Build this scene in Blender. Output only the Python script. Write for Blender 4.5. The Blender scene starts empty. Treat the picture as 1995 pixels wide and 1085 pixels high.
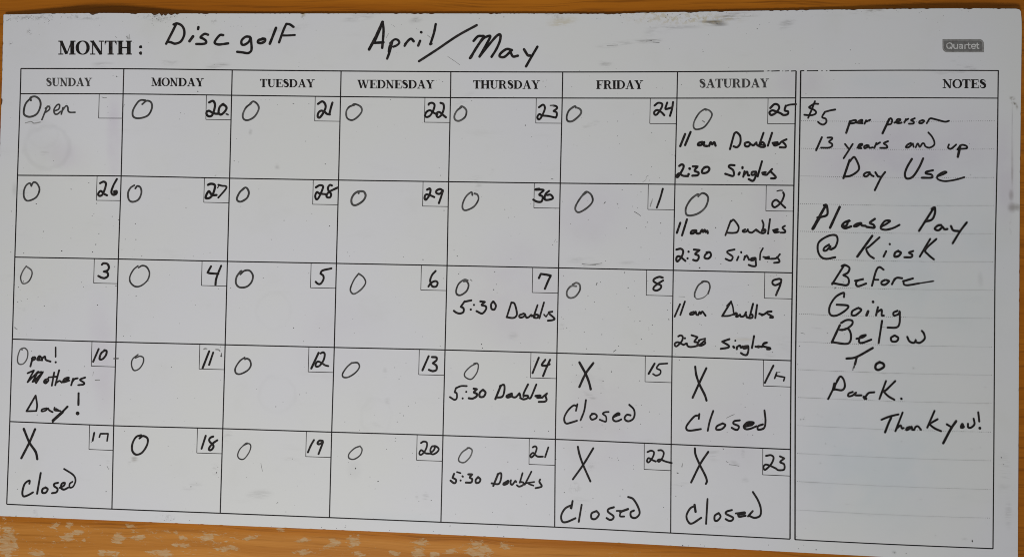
import bpy, bmesh, math, random
from mathutils import Matrix, Vector, noise as mn

random.seed(11)
scene = bpy.context.scene
COL = scene.collection

# ------------------------------------------------------------------ camera
S = 0.067                                   # metres per calendar column
F, CX, CY = 1500.0, 997.5, 542.5            # focal length and centre in photo pixels
RX, RY, RZ = -0.0172, 0.0646, 0.0209
T = Vector((-0.1096, 1.1615, 6.7654)) * S
D = Matrix(((1, 0, 0), (0, -1, 0), (0, 0, -1)))
R = Matrix.Rotation(RZ, 3, 'Z') @ Matrix.Rotation(RY, 3, 'Y') @ Matrix.Rotation(RX, 3, 'X')
CAM = D @ (-(R.transposed() @ T))
cam_d = bpy.data.cameras.new('camera')
cam = bpy.data.objects.new('camera', cam_d)
COL.objects.link(cam)
cam.matrix_world = Matrix.Translation(CAM) @ (D @ R.transposed() @ D).to_4x4()
cam_d.sensor_fit = 'HORIZONTAL'
cam_d.sensor_width = 36.0
cam_d.lens = 36.0 * F / 1995.0
cam_d.clip_start = 0.01
cam_d.clip_end = 20.0
scene.camera = cam

# ------------------------------------------------------------------ light
world = bpy.data.worlds.new('World')
scene.world = world
world.use_nodes = True
bg = world.node_tree.nodes['Background']
bg.inputs['Color'].default_value = (0.93, 0.97, 1.0, 1)
bg.inputs['Strength'].default_value = 0.245

def area(name, loc, target, sx, sy, power, color):
    l = bpy.data.lights.new(name, 'AREA')
    l.shape = 'RECTANGLE'
    l.size, l.size_y, l.energy, l.color = sx, sy, power, color
    o = bpy.data.objects.new(name, l)
    COL.objects.link(o)
    o.location = loc
    o.rotation_euler = (Vector(target) - Vector(loc)).to_track_quat('-Z', 'Y').to_euler()
    return o
lamp = area('daylight_opening', (-0.30, -1.15, 1.18), (-0.10, 0.17, 0.0), 0.34, 0.28, 2.22, (1.0, 0.985, 0.96))
lamp.data.spread = math.radians(60)

scene.view_settings.view_transform = 'Standard'
scene.view_settings.look = 'None'
scene.view_settings.exposure = 0.0
scene.view_settings.gamma = 1.0
scene.view_settings.use_curve_mapping = False
scene.render.engine = 'CYCLES'
scene.cycles.max_bounces = 6
scene.cycles.filter_width = 1.0

# ------------------------------------------------------------------ helpers: where a point of the photo lies on the board
TH = 0.0017                                  # board thickness
YK = (556 / 1024 * 1995) / 1085.0
RT = D @ R.transposed()

def ray(px, py):
    py = CY + (py - CY) * YK
    return RT @ Vector(((px - CX) / F, (py - CY) / F, 1.0))

def on_plane(px, py, z):
    d = ray(px, py)
    return CAM + d * ((z - CAM.z) / d.z)

A0 = on_plane(200, 27, 0)
A1 = on_plane(1870, 18, 0)

def lift(x, y):                              # the old board has warped: its top edge stands off the wood
    t = max(0.0, min(1.0, (y - (A0.y - 0.13)) / 0.13))
    t = t * t * (3 - 2 * t)
    return t * (0.0052 * math.exp(-((x - A0.x) / 0.042) ** 2) + 0.0028 * math.exp(-((x - A1.x) / 0.060) ** 2))

def P(px, py, h=0.0):
    z = h
    p = on_plane(px, py, z)
    for _ in range(4):
        l = lift(p.x, p.y)
        if l < 1e-7: break
        z = l + h
        p = on_plane(px, py, z)
    return (p.x, p.y, p.z + TH)              # local to the board's base, TH below its face

# ------------------------------------------------------------------ materials
def mat(name):
    m = bpy.data.materials.new(name)
    m.use_nodes = True
    nt = m.node_tree
    return m, nt, nt.nodes, nt.links, nt.nodes['Principled BSDF']

def plain(name, col, rough=0.6, spec=0.4):
    m, nt, N, L, b = mat(name)
    b.inputs['Base Color'].default_value = (*col, 1)
    b.inputs['Roughness'].default_value = rough
    b.inputs['Specular IOR Level'].default_value = spec
    return m

def node(N, t, **kw):
    n = N.new(t)
    for k, v in kw.items():
        setattr(n, k, v)
    return n

def noise_tex(N, L, vec, scale, detail=4, rough=0.6, stretch=None, dist=0.0):
    if stretch:
        mp = node(N, 'ShaderNodeMapping')
        mp.inputs['Scale'].default_value = stretch
        L.new(vec, mp.inputs['Vector'])
        vec = mp.outputs[0]
    n = node(N, 'ShaderNodeTexNoise')
    n.inputs['Scale'].default_value = scale
    n.inputs['Detail'].default_value = detail
    n.inputs['Roughness'].default_value = rough
    n.inputs['Distortion'].default_value = dist
    L.new(vec, n.inputs['Vector'])
    return n.outputs['Fac']

def ramp(N, L, fac, lo, hi, a=0.0, b=1.0):
    n = node(N, 'ShaderNodeMapRange', interpolation_type='SMOOTHSTEP')
    n.inputs['From Min'].default_value = lo
    n.inputs['From Max'].default_value = hi
    n.inputs['To Min'].default_value = a
    n.inputs['To Max'].default_value = b
    L.new(fac, n.inputs['Value'])
    return n.outputs[0]

def math_(N, L, op, a, b=None):
    n = node(N, 'ShaderNodeMath', operation=op)
    for i, v in enumerate((a, b)):
        if v is None: continue
        if isinstance(v, (int, float)): n.inputs[i].default_value = v
        else: L.new(v, n.inputs[i])
    return n.outputs[0]

def mix(N, L, fac, a, b):
    n = node(N, 'ShaderNodeMix', data_type='RGBA')
    for s, v in (('Factor', fac), ('A', a), ('B', b)):
        i = n.inputs[s] if s == 'Factor' else [q for q in n.inputs if q.name == s and q.type == 'RGBA'][0]
        if isinstance(v, (int, float)): i.default_value = v
        elif isinstance(v, tuple): i.default_value = (*v, 1)
        else: L.new(v, i)
    return [o for o in n.outputs if o.type == 'RGBA'][0]

def blot(N, L, vec, px, py, rx, ry, rot, soft=0.2):
    """a 0..1 mask of an elliptical mark at a place on the surface (photo pixels give its place and size)"""
    c, e = on_plane(px, py, 0), on_plane(px + 10, py, 0)
    k = (e - c).length / 10
    mp = node(N, 'ShaderNodeMapping', vector_type='TEXTURE')
    mp.inputs['Location'].default_value = (c.x, c.y, 0)
    mp.inputs['Rotation'].default_value = (0, 0, math.radians(rot))
    mp.inputs['Scale'].default_value = (rx * k, ry * k, 1000)
    L.new(vec, mp.inputs['Vector'])
    ln = node(N, 'ShaderNodeVectorMath', operation='LENGTH')
    L.new(mp.outputs[0], ln.inputs[0])
    return ramp(N, L, ln.outputs['Value'], soft, 1.0, 1.0, 0.0)

def board_material():
    m, nt, N, L, b = mat('white_board_film')
    tc = node(N, 'ShaderNodeTexCoord')
    v = tc.outputs['Object']
    big = noise_tex(N, L, v, 9, 3, 0.5)
    col = mix(N, L, ramp(N, L, big, 0.38, 0.62), (0.712, 0.709, 0.70), (0.708, 0.702, 0.724))
    mid = noise_tex(N, L, v, 30, 5, 0.6)
    col = mix(N, L, ramp(N, L, mid, 0.52, 0.80, 0, 0.22), col, (0.60, 0.595, 0.56))
    strk = noise_tex(N, L, v, 60, 5, 0.65, (0.35, 1.6, 1))
    fine = noise_tex(N, L, v, 420, 5, 0.7)
    wipe = noise_tex(N, L, v, 260, 4, 0.75, (0.25, 1.4, 1))
    col = mix(N, L, ramp(N, L, strk, 0.58, 0.82, 0, 0.18), col, (0.5, 0.49, 0.47))
    col = mix(N, L, ramp(N, L, fine, 0.66, 0.80, 0, 0.16), col, (0.34, 0.33, 0.31))
    # grime, old ink and tints, laid over the film where the STAINS list puts it
    for key, pat in (('plain', None), ('mottled', ramp(N, L, mid, 0.35, 0.6, 0.4, 1)), ('wiped', ramp(N, L, wipe, 0.42, 0.62)), ('grainy', ramp(N, L, fine, 0.46, 0.60))):
        at = node(N, 'ShaderNodeAttribute', attribute_name='stain_' + key)
        f = at.outputs['Alpha']
        if pat is not None: f = math_(N, L, 'MULTIPLY', f, pat)
        col = mix(N, L, f, col, at.outputs['Color'])
    L.new(col, b.inputs['Base Color'])
    b.inputs['Roughness'].default_value = 0.42
    b.inputs['Specular IOR Level'].default_value = 0.35
    bp = node(N, 'ShaderNodeBump')
    bp.inputs['Strength'].default_value = 0.05
    bp.inputs['Distance'].default_value = 0.0004
    L.new(fine, bp.inputs['Height'])
    L.new(bp.outputs[0], b.inputs['Normal'])
    return m

STAINS = [
    # dirt along the top edge
    (1335, 36, 150, 16, 0, 'Y', 0.55, 'f'), (1390, 44, 36, 6, -2, 'B', 0.9, 'w'), (1400, 45, 22, 3.5, -2, 'G', 0.9, ''),
    (1430, 32, 60, 8, 3, 'B', 0.55, 'w'), (1704, 23, 26, 9, 4, 'B', 0.9, 'w'), (1665, 22, 20, 6, 0, 'B', 0.4, 'w'),
    (1533, 46, 26, 10, 25, 'G', 0.4, 'w'), (1265, 79, 36, 7, 2, 'G', 0.55, 'w'), (1200, 86, 50, 6, 6, 'G', 0.35, 'w'),
    (1095, 42, 42, 15, 8, 'Y', 0.45, 'w'), (1180, 125, 20, 9, -10, 'G', 0.35, 'w'), (1285, 60, 40, 12, 10, 'G', 0.25, 'w'),
    (1310, 52, 70, 4, 0, 'G', 0.35, 'w'), (1260, 24, 60, 5, 0, 'Y', 0.6, 'f'),
    (70, 34, 60, 7, 3, 'G', 0.5, 'f'), (160, 33, 60, 7, -4, 'G', 0.35, 'f'), (310, 34, 55, 9, -4, 'G', 0.4, 'f'),
    (591, 28, 6, 5, 0, 'Y', 0.9, ''), (589, 32, 4, 5, 10, 'B', 0.5, 'f'), (416, 42, 10, 4, 15, 'G', 0.5, 'f'),
    (425, 128, 28, 5, 6, 'G', 0.5, 'w'), (330, 122, 25, 6, 0, 'G', 0.3, 'w'), (700, 34, 50, 8, 10, 'G', 0.3, 'w'),
    (815, 36, 25, 8, 20, 'G', 0.35, 'w'), (560, 56, 60, 8, 10, 'G', 0.22, 'w'), (200, 126, 30, 6, 0, 'G', 0.3, 'w'),
    (1080, 30, 25, 8, -20, 'G', 0.35, 'f'), (57, 62, 7, 9, 20, 'G', 0.45, 'f'), (21, 85, 6, 5, 0, 'G', 0.5, 'f'),
    (250, 72, 6, 6, 30, 'G', 0.5, 'f'),
    # smears by the notes column and the right border
    (1880, 127, 40, 5, -20, 'G', 0.55, 'w'), (1845, 141, 45, 6, 2, 'G', 0.35, 'w'), (1885, 143, 30, 5, 0, 'G', 0.45, 'w'),
    (1972, 193, 8, 3.5, 0, 'B', 0.75, 'f'), (1975, 203, 8, 4, 8, 'B', 0.85, 'f'), (1981, 209, 4, 4, 0, 'B', 0.55, ''),
    (1972, 250, 2, 55, 0, 'G', 0.5, 'm'), (1972, 320, 3.5, 60, 0, 'B', 0.65, 'm'), (1970, 380, 7, 16, 0, 'B', 0.5, 'm'),
    (1972, 404, 13, 13, 0, 'B', 0.62, 'm'), (1983, 404, 8, 10, 0, 'B', 0.45, 'm'), (1969, 440, 3, 22, 0, 'G', 0.5, 'f'),
    (1958, 345, 30, 130, 0, 'P', 0.35, 'm'), (1955, 920, 20, 60, 0, 'G', 0.25, 'w'), (1965, 1000, 10, 40, 0, 'G', 0.25, 'w'),
    (1910, 545, 8, 22, 5, 'G', 0.3, 'm'),
    # bands of old ink wiped across; the C entries tint the notes column bluish
    (222, 270, 20, 130, 0, 'P', 0.40, 'm'), (200, 700, 38, 160, 5, 'P', 0.28, 'm'), (1760, 300, 260, 100, 10, 'P', 0.38, 'm'),
    (1800, 520, 230, 330, 0, 'C', 0.30, 'm'), (1420, 840, 140, 120, 0, 'P', 0.15, 'm'), (1000, 580, 150, 150, 0, 'P', 0.24, 'm'), (1180, 820, 130, 150, 0, 'P', 0.22, 'm'), (1150, 420, 120, 90, 0, 'P', 0.18, 'm'), (660, 660, 120, 120, 0, 'P', 0.12, 'm'),
    (1720, 900, 230, 190, 0, 'C', 0.40, 'm'), (1560, 160, 70, 40, 0, 'P', 0.22, 'm'), (1500, 430, 60, 160, 0, 'P', 0.20, 'm'),
    (150, 310, 50, 40, 0, 'P', 0.15, 'm'), (1720, 160, 80, 25, 0, 'C', 0.3, 'm'),
    # patches of grime in the cells
    (80, 285, 52, 50, 0, 'G', 0.05, ''), (120, 300, 45, 40, 0, 'P', 0.18, 'm'), (87, 299, 13, 6, 0, 'B', 0.22, 'w'), (62, 238, 32, 6, 4, 'G', 0.4, 'w'),
    (930, 346, 22, 8, 10, 'G', 0.42, 'w'), (932, 364, 18, 7, 60, 'G', 0.3, 'w'), (958, 337, 5, 12, -30, 'G', 0.35, 'w'),
    (905, 192, 30, 8, 30, 'G', 0.3, 'w'), (1150, 243, 28, 5, 20, 'G', 0.4, 'w'), (1150, 515, 34, 5, 0, 'G', 0.5, 'w'),
    (1130, 506, 40, 10, 0, 'G', 0.22, 'w'), (1094, 636, 6, 14, -20, 'G', 0.35, 'w'), (1225, 513, 25, 4, 0, 'G', 0.35, 'w'),
    (45, 375, 18, 18, 0, 'G', 0.22, 'w'), (28, 370, 7, 20, 0, 'G', 0.25, 'm'), (40, 602, 12, 8, 0, 'G', 0.35, 'f'),
    (1140, 740, 35, 40, 0, 'G', 0.10, 'w'), (1150, 772, 20, 5, -25, 'G', 0.5, 'w'), (1170, 735, 8, 40, 10, 'G', 0.14, 'w'),
    (1120, 950, 16, 14, 0, 'G', 0.4, 'f'), (1150, 912, 8, 18, -30, 'G', 0.3, 'f'), (1130, 976, 30, 10, 0, 'G', 0.22, 'w'),
    (1258, 862, 30, 6, 10, 'G', 0.28, 'w'), (1390, 885, 18, 18, 0, 'G', 0.28, 'w'), (1432, 903, 14, 6, -20, 'G', 0.35, 'w'),
    (1448, 885, 6, 16, 5, 'G', 0.35, 'w'), (1452, 938, 10, 10, 0, 'G', 0.3, 'w'), (1320, 945, 30, 6, 15, 'G', 0.3, 'w'),
    (1390, 1025, 45, 5, 0, 'G', 0.2, 'w'), (1380, 678, 30, 5, 2, 'G', 0.35, 'w'), (1500, 690, 14, 6, 0, 'G', 0.4, 'w'),
    (1530, 672, 26, 22, 0, 'G', 0.14, 'w'), (1445, 662, 40, 5, 0, 'Y', 0.3, 'w'),
    (325, 1008, 26, 9, 0, 'G', 0.4, 'f'), (70, 1000, 8, 10, 0, 'G', 0.3, 'f'), (505, 963, 34, 12, 5, 'G', 0.32, 'w'),
    (445, 850, 14, 16, 10, 'G', 0.35, 'w'), (262, 894, 9, 8, 30, 'B', 0.45, 'w'), (253, 904, 5, 6, 0, 'G', 0.4, 'w'),
    (372, 948, 30, 10, 10, 'G', 0.25, 'w'), (420, 915, 12, 14, 0, 'G', 0.3, 'f'), (570, 894, 22, 4, 0, 'G', 0.35, 'w'),
    (690, 915, 20, 25, 0, 'G', 0.14, 'm'), (755, 782, 9, 9, 0, 'G', 0.3, 'w'), (735, 827, 24, 6, 0, 'G', 0.3, 'w'),
    (750, 725, 6, 14, 0, 'G', 0.22, 'w'), (829, 968, 9, 16, 0, 'G', 0.35, 'w'), (812, 965, 5, 10, 0, 'G', 0.35, 'w'),
    (540, 325, 7, 5, 0, 'G', 0.3, 'm'), (488, 257, 5, 8, -20, 'G', 0.3, 'm'), (212, 905, 7, 14, 20, 'G', 0.22, 'w'),
    (770, 1008, 120, 18, -3, 'C', 0.18, 'm'), (400, 690, 10, 6, 0, 'G', 0.35, 'f'), (1000, 655, 14, 10, 0, 'G', 0.25, 'w'),
    (1595, 640, 20, 4, -12, 'G', 0.35, 'w'), (1880, 1050, 10, 5, 0, 'G', 0.35, 'w'), (1742, 1076, 6, 3, 0, 'G', 0.5, 'm'),
]
RINGS = [(92, 287, 50, 47, 10, 0.08), (84, 262, 32, 30, 0, 0.03), (533, 605, 38, 40, 0, 0.035), (540, 768, 40, 40, 0, 0.04), (733, 812, 34, 40, 0, 0.03)]

STAIN_COL = dict(G=(0.16, 0.15, 0.14), B=(0.13, 0.10, 0.055), P=(0.57, 0.50, 0.60), C=(0.56, 0.63, 0.665), Y=(0.50, 0.42, 0.24))
STAIN_KEY = {'': 'plain', 'm': 'mottled', 'w': 'wiped', 'f': 'grainy'}

def stain_layers(pix):
    """how much of which grime and tint lies at each point of the face"""
    out = {k: [[0.16, 0.15, 0.14, 0.0] for _ in pix] for k in STAIN_KEY.values()}
    ys = sorted(range(len(pix)), key=lambda i: pix[i][1])
    yy = [pix[i][1] for i in ys]
    import bisect
    def sm(t): t = max(0.0, min(1.0, t)); return t * t * (3 - 2 * t)
    def lay(key, i, c, s):
        if s <= 0.002: return
        o = out[key][i]
        a = 1 - (1 - o[3]) * (1 - s)
        k = s / a
        for q in range(3): o[q] += (c[q] - o[q]) * k
        o[3] = a
    def near(x, y, r):
        for n in range(bisect.bisect_left(yy, y - r), bisect.bisect_right(yy, y + r)):
            i = ys[n]
            if abs(pix[i][0] - x) <= r: yield i
    for (x, y, rx, ry, rot, c, s, pat) in STAINS:
        ca, sa = math.cos(math.radians(rot)), math.sin(math.radians(rot))
        ry = max(ry, 4.5)
        if c == 'G' and y > 140 and pat != 'm': s *= 0.65
        for i in near(x, y, max(rx, ry)):
            dx, dy = pix[i][0] - x, pix[i][1] - y
            d = math.hypot((dx * ca - dy * sa) / rx, (dx * sa + dy * ca) / ry)
            lay(STAIN_KEY[pat], i, STAIN_COL[c], s * (1 - sm((d - 0.2) / 0.8)))
    for (x, y, rx, ry, rot, s) in RINGS:            # left by wiped-off marks
        for i in near(x, y, max(rx, ry)):
            d = math.hypot((pix[i][0] - x) / rx, (pix[i][1] - y) / ry) + 0.10 * mn.noise(Vector((pix[i][0] * 0.06, pix[i][1] * 0.06, x)))
            lay('mottled', i, STAIN_COL['G'], s * sm((1 - d) / 0.1) * (1 - sm((0.86 - d) / 0.14)))
    return out

def ink_material(name, rough):
    m, nt, N, L, b = mat(name)
    at = node(N, 'ShaderNodeAttribute', attribute_name='ink')
    tc = node(N, 'ShaderNodeTexCoord')
    n1 = noise_tex(N, L, tc.outputs['Object'], 520, 4, 0.65)
    f = ramp(N, L, n1, 0.45, 0.72, 0.0, 0.50)
    col = mix(N, L, f, at.outputs['Color'], (0.085, 0.062, 0.058))
    L.new(col, b.inputs['Base Color'])
    b.inputs['Roughness'].default_value = rough
    b.inputs['Specular IOR Level'].default_value = 0.25
    return m

def wood_material():
    m, nt, N, L, b = mat('worn_varnished_wood')
    tc = node(N, 'ShaderNodeTexCoord')
    v = tc.outputs['Object']
    warp = noise_tex(N, L, v, 7, 2, 0.5)
    sh = node(N, 'ShaderNodeVectorMath', operation='MULTIPLY_ADD')
    cmb = node(N, 'ShaderNodeCombineXYZ')
    L.new(warp, cmb.inputs['Y'])
    L.new(cmb.outputs[0], sh.inputs[0])
    sh.inputs[1].default_value = (0, 0.02, 0)
    L.new(v, sh.inputs[2])
    w = sh.outputs[0]
    g1 = noise_tex(N, L, w, 60, 6, 0.62, (0.05, 1.6, 1))
    g2 = noise_tex(N, L, w, 520, 6, 0.7, (0.03, 1.3, 1))
    blotch = noise_tex(N, L, v, 14, 4, 0.55, (0.6, 1.3, 1))
    col = mix(N, L, ramp(N, L, g1, 0.30, 0.70), (0.35, 0.103, 0.004), (0.47, 0.155, 0.009))
    col = mix(N, L, ramp(N, L, g2, 0.48, 0.70, 0, 0.75), col, (0.19, 0.055, 0.003))
    col = mix(N, L, ramp(N, L, blotch, 0.45, 0.75, 0, 0.55), col, (0.29, 0.088, 0.004))
    # the lower part of the wood is faded and scuffed
    sx = node(N, 'ShaderNodeSeparateXYZ')
    L.new(v, sx.inputs[0])
    y0, y1 = on_plane(600, 1034, -TH).y, on_plane(600, 1053, -TH).y
    low = ramp(N, L, sx.outputs['Y'], y0, y1, 0, 1)
    fade = mix(N, L, ramp(N, L, g1, 0.32, 0.68), (0.45, 0.165, 0.022), (0.56, 0.228, 0.040))
    fade = mix(N, L, ramp(N, L, g2, 0.50, 0.70, 0, 0.65), fade, (0.32, 0.11, 0.010))
    low2 = math_(N, L, 'MULTIPLY', ramp(N, L, sx.outputs['Y'], on_plane(600, 1000, -TH).y, on_plane(600, 1030, -TH).y, 0, 0.12), 1.0)
    low = math_(N, L, 'MAXIMUM', low, low2)
    x1 = ramp(N, L, sx.outputs['X'], on_plane(950, 1080, -TH).x, on_plane(1450, 1080, -TH).x, 1.0, 0.2)
    low = math_(N, L, 'MULTIPLY', low, x1)
    col = mix(N, L, low, col, fade)
    # patches where the finish has worn off, torn along the grain
    chip = noise_tex(N, L, v, 560, 8, 0.76, (0.36, 1.1, 1), 0.7)
    area_ = noise_tex(N, L, v, 22, 2, 0.5, (0.7, 1.4, 1))
    scat = math_(N, L, 'MULTIPLY', ramp(N, L, math_(N, L, 'ADD', chip, math_(N, L, 'MULTIPLY', area_, 0.45)), 0.865, 0.90), low)
    worn = scat
    lump = noise_tex(N, L, v, 95, 3, 0.6, (0.8, 1.2, 1), 0.8)
    tear = math_(N, L, 'ADD', math_(N, L, 'MULTIPLY', math_(N, L, 'SUBTRACT', chip, 0.5), 3.6), math_(N, L, 'MULTIPLY', math_(N, L, 'SUBTRACT', lump, 0.5), 1.9))
    for (x, y, rx, ry, rot) in WEAR:
        f = blot(N, L, v, x, y, rx * 1.12, ry * 1.12, rot, 0.0)
        m0 = f
        f = ramp(N, L, math_(N, L, 'ADD', f, tear), 0.46, 0.66)
        f = math_(N, L, 'MULTIPLY', f, ramp(N, L, m0, 0.0, 0.12))
        worn = math_(N, L, 'MAXIMUM', worn, f)
    spk = noise_tex(N, L, v, 620, 3, 0.6, (0.5, 1.2, 1))
    worn = math_(N, L, 'MAXIMUM', worn, math_(N, L, 'MULTIPLY', ramp(N, L, spk, 0.69, 0.73), low))
    pale = mix(N, L, ramp(N, L, g2, 0.4, 0.7), (0.56, 0.41, 0.24), (0.46, 0.30, 0.14))
    col = mix(N, L, math_(N, L, 'MULTIPLY', worn, ramp(N, L, chip, 0.35, 0.65, 0.35, 0.85)), col, pale)
    L.new(col, b.inputs['Base Color'])
    L.new(ramp(N, L, worn, 0, 1, 0.5, 0.85), b.inputs['Roughness'])
    b.inputs['Specular IOR Level'].default_value = 0.15
    bp = node(N, 'ShaderNodeBump')
    bp.inputs['Strength'].default_value = 0.25
    bp.inputs['Distance'].default_value = 0.0006
    L.new(math_(N, L, 'SUBTRACT', g2, worn), bp.inputs['Height'])
    L.new(bp.outputs[0], b.inputs['Normal'])
    return m

WEAR = [(10, 1060, 26, 55, 0), (20, 1052, 22, 14, 0), (128, 1046, 18, 14, 10), (150, 1040, 16, 7, 0), (228, 1050, 22, 16, 40),
        (262, 1050, 34, 7, 2), (105, 1026, 16, 7, 25), (130, 1025, 12, 12, 0), (250, 1026, 16, 7, 0), (404, 1049, 20, 11, 0),
        (486, 1050, 26, 9, 15), (445, 1070, 34, 9, 5), (350, 1064, 22, 6, 0), (310, 1080, 34, 12, 0), (70, 1080, 26, 10, 0),
        (215, 1080, 30, 11, 0), (195, 1079, 14, 9, 0), (590, 1078, 26, 10, 0), (690, 1056, 20, 16, 20), (640, 1066, 30, 10, 25),
        (645, 1054, 12, 8, 0), (698, 1080, 16, 9, 0), (590, 1054, 22, 8, 0), (814, 1058, 22, 12, 0), (812, 1078, 24, 16, 0),
        (845, 1083, 16, 8, 0), (876, 1076, 20, 9, 0), (930, 1076, 40, 22, 0), (930, 1060, 20, 12, 0), (985, 1066, 18, 12, 0),
        (765, 1079, 16, 7, 0), (355, 1049, 16, 7, -10), (545, 1033, 16, 6, -10), (340, 1039, 6, 8, 60), (160, 1054, 8, 5, 0)]

M_BOARD = board_material()
M_WOOD = wood_material()
M_CORE = plain('raw_hardboard', (0.10, 0.045, 0.018), 0.85, 0.1)
M_EDGE = plain('board_film_edge', (0.66, 0.58, 0.44), 0.6)
M_INK = ink_material('marker_ink', 0.42)
M_PRINT = ink_material('printed_ink', 0.5)

# ------------------------------------------------------------------ mesh builders
def new_mesh(name, verts, faces, m, parent=None, shades=None, mats=None, fmat=None):
    me = bpy.data.meshes.new(name)
    me.from_pydata(verts, [], faces)
    for q in (mats or [m]):
        me.materials.append(q)
    if fmat:
        for p, i in zip(me.polygons, fmat):
            p.material_index = i
    if shades:
        a = me.attributes.new('ink', 'FLOAT_COLOR', 'POINT')
        flat = []
        for c in shades:
            flat += [c[0], c[1], c[2], 1.0]
        a.data.foreach_set('color', flat)
    me.update()
    o = bpy.data.objects.new(name, me)
    COL.objects.link(o)
    if parent is not None:
        o.parent = parent
    return o

def spline(pts, step=0.9):
    """smooth path through the points; a doubled point is a corner"""
    runs, cur = [], [pts[0]]
    for p in pts[1:]:
        if p == cur[-1]:
            if len(cur) > 1: runs.append(cur)
            cur = [p]
        else:
            cur.append(p)
    if len(cur) > 1: runs.append(cur)
    if not runs: return [pts[0]]
    out = []
    for r in runs:
        e = [(2 * r[0][0] - r[1][0], 2 * r[0][1] - r[1][1])] + r + [(2 * r[-1][0] - r[-2][0], 2 * r[-1][1] - r[-2][1])]
        if len(r) == 2: e[0], e[-1] = r[0], r[1]
        for i in range(1, len(e) - 2):
            p0, p1, p2, p3 = e[i - 1], e[i], e[i + 1], e[i + 2]
            ln = math.dist(p1, p2)
            n = max(1, int(ln / step))
            for k in range(n):
                t = k / n
                q = []
                for a in (0, 1):
                    m1, m2 = (p2[a] - p0[a]) * 0.5, (p3[a] - p1[a]) * 0.5
                    if len(r) == 2: m1 = m2 = p2[a] - p1[a]
                    t2, t3 = t * t, t * t * t
                    q.append((2 * t3 - 3 * t2 + 1) * p1[a] + (t3 - 2 * t2 + t) * m1 + (-2 * t3 + 3 * t2) * p2[a] + (t3 - t2) * m2)
                out.append(tuple(q))
        out.append(r[-1])
    res = [out[0]]
    for p in out[1:]:
        if math.dist(p, res[-1]) > 0.15: res.append(p)
    return res

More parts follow.
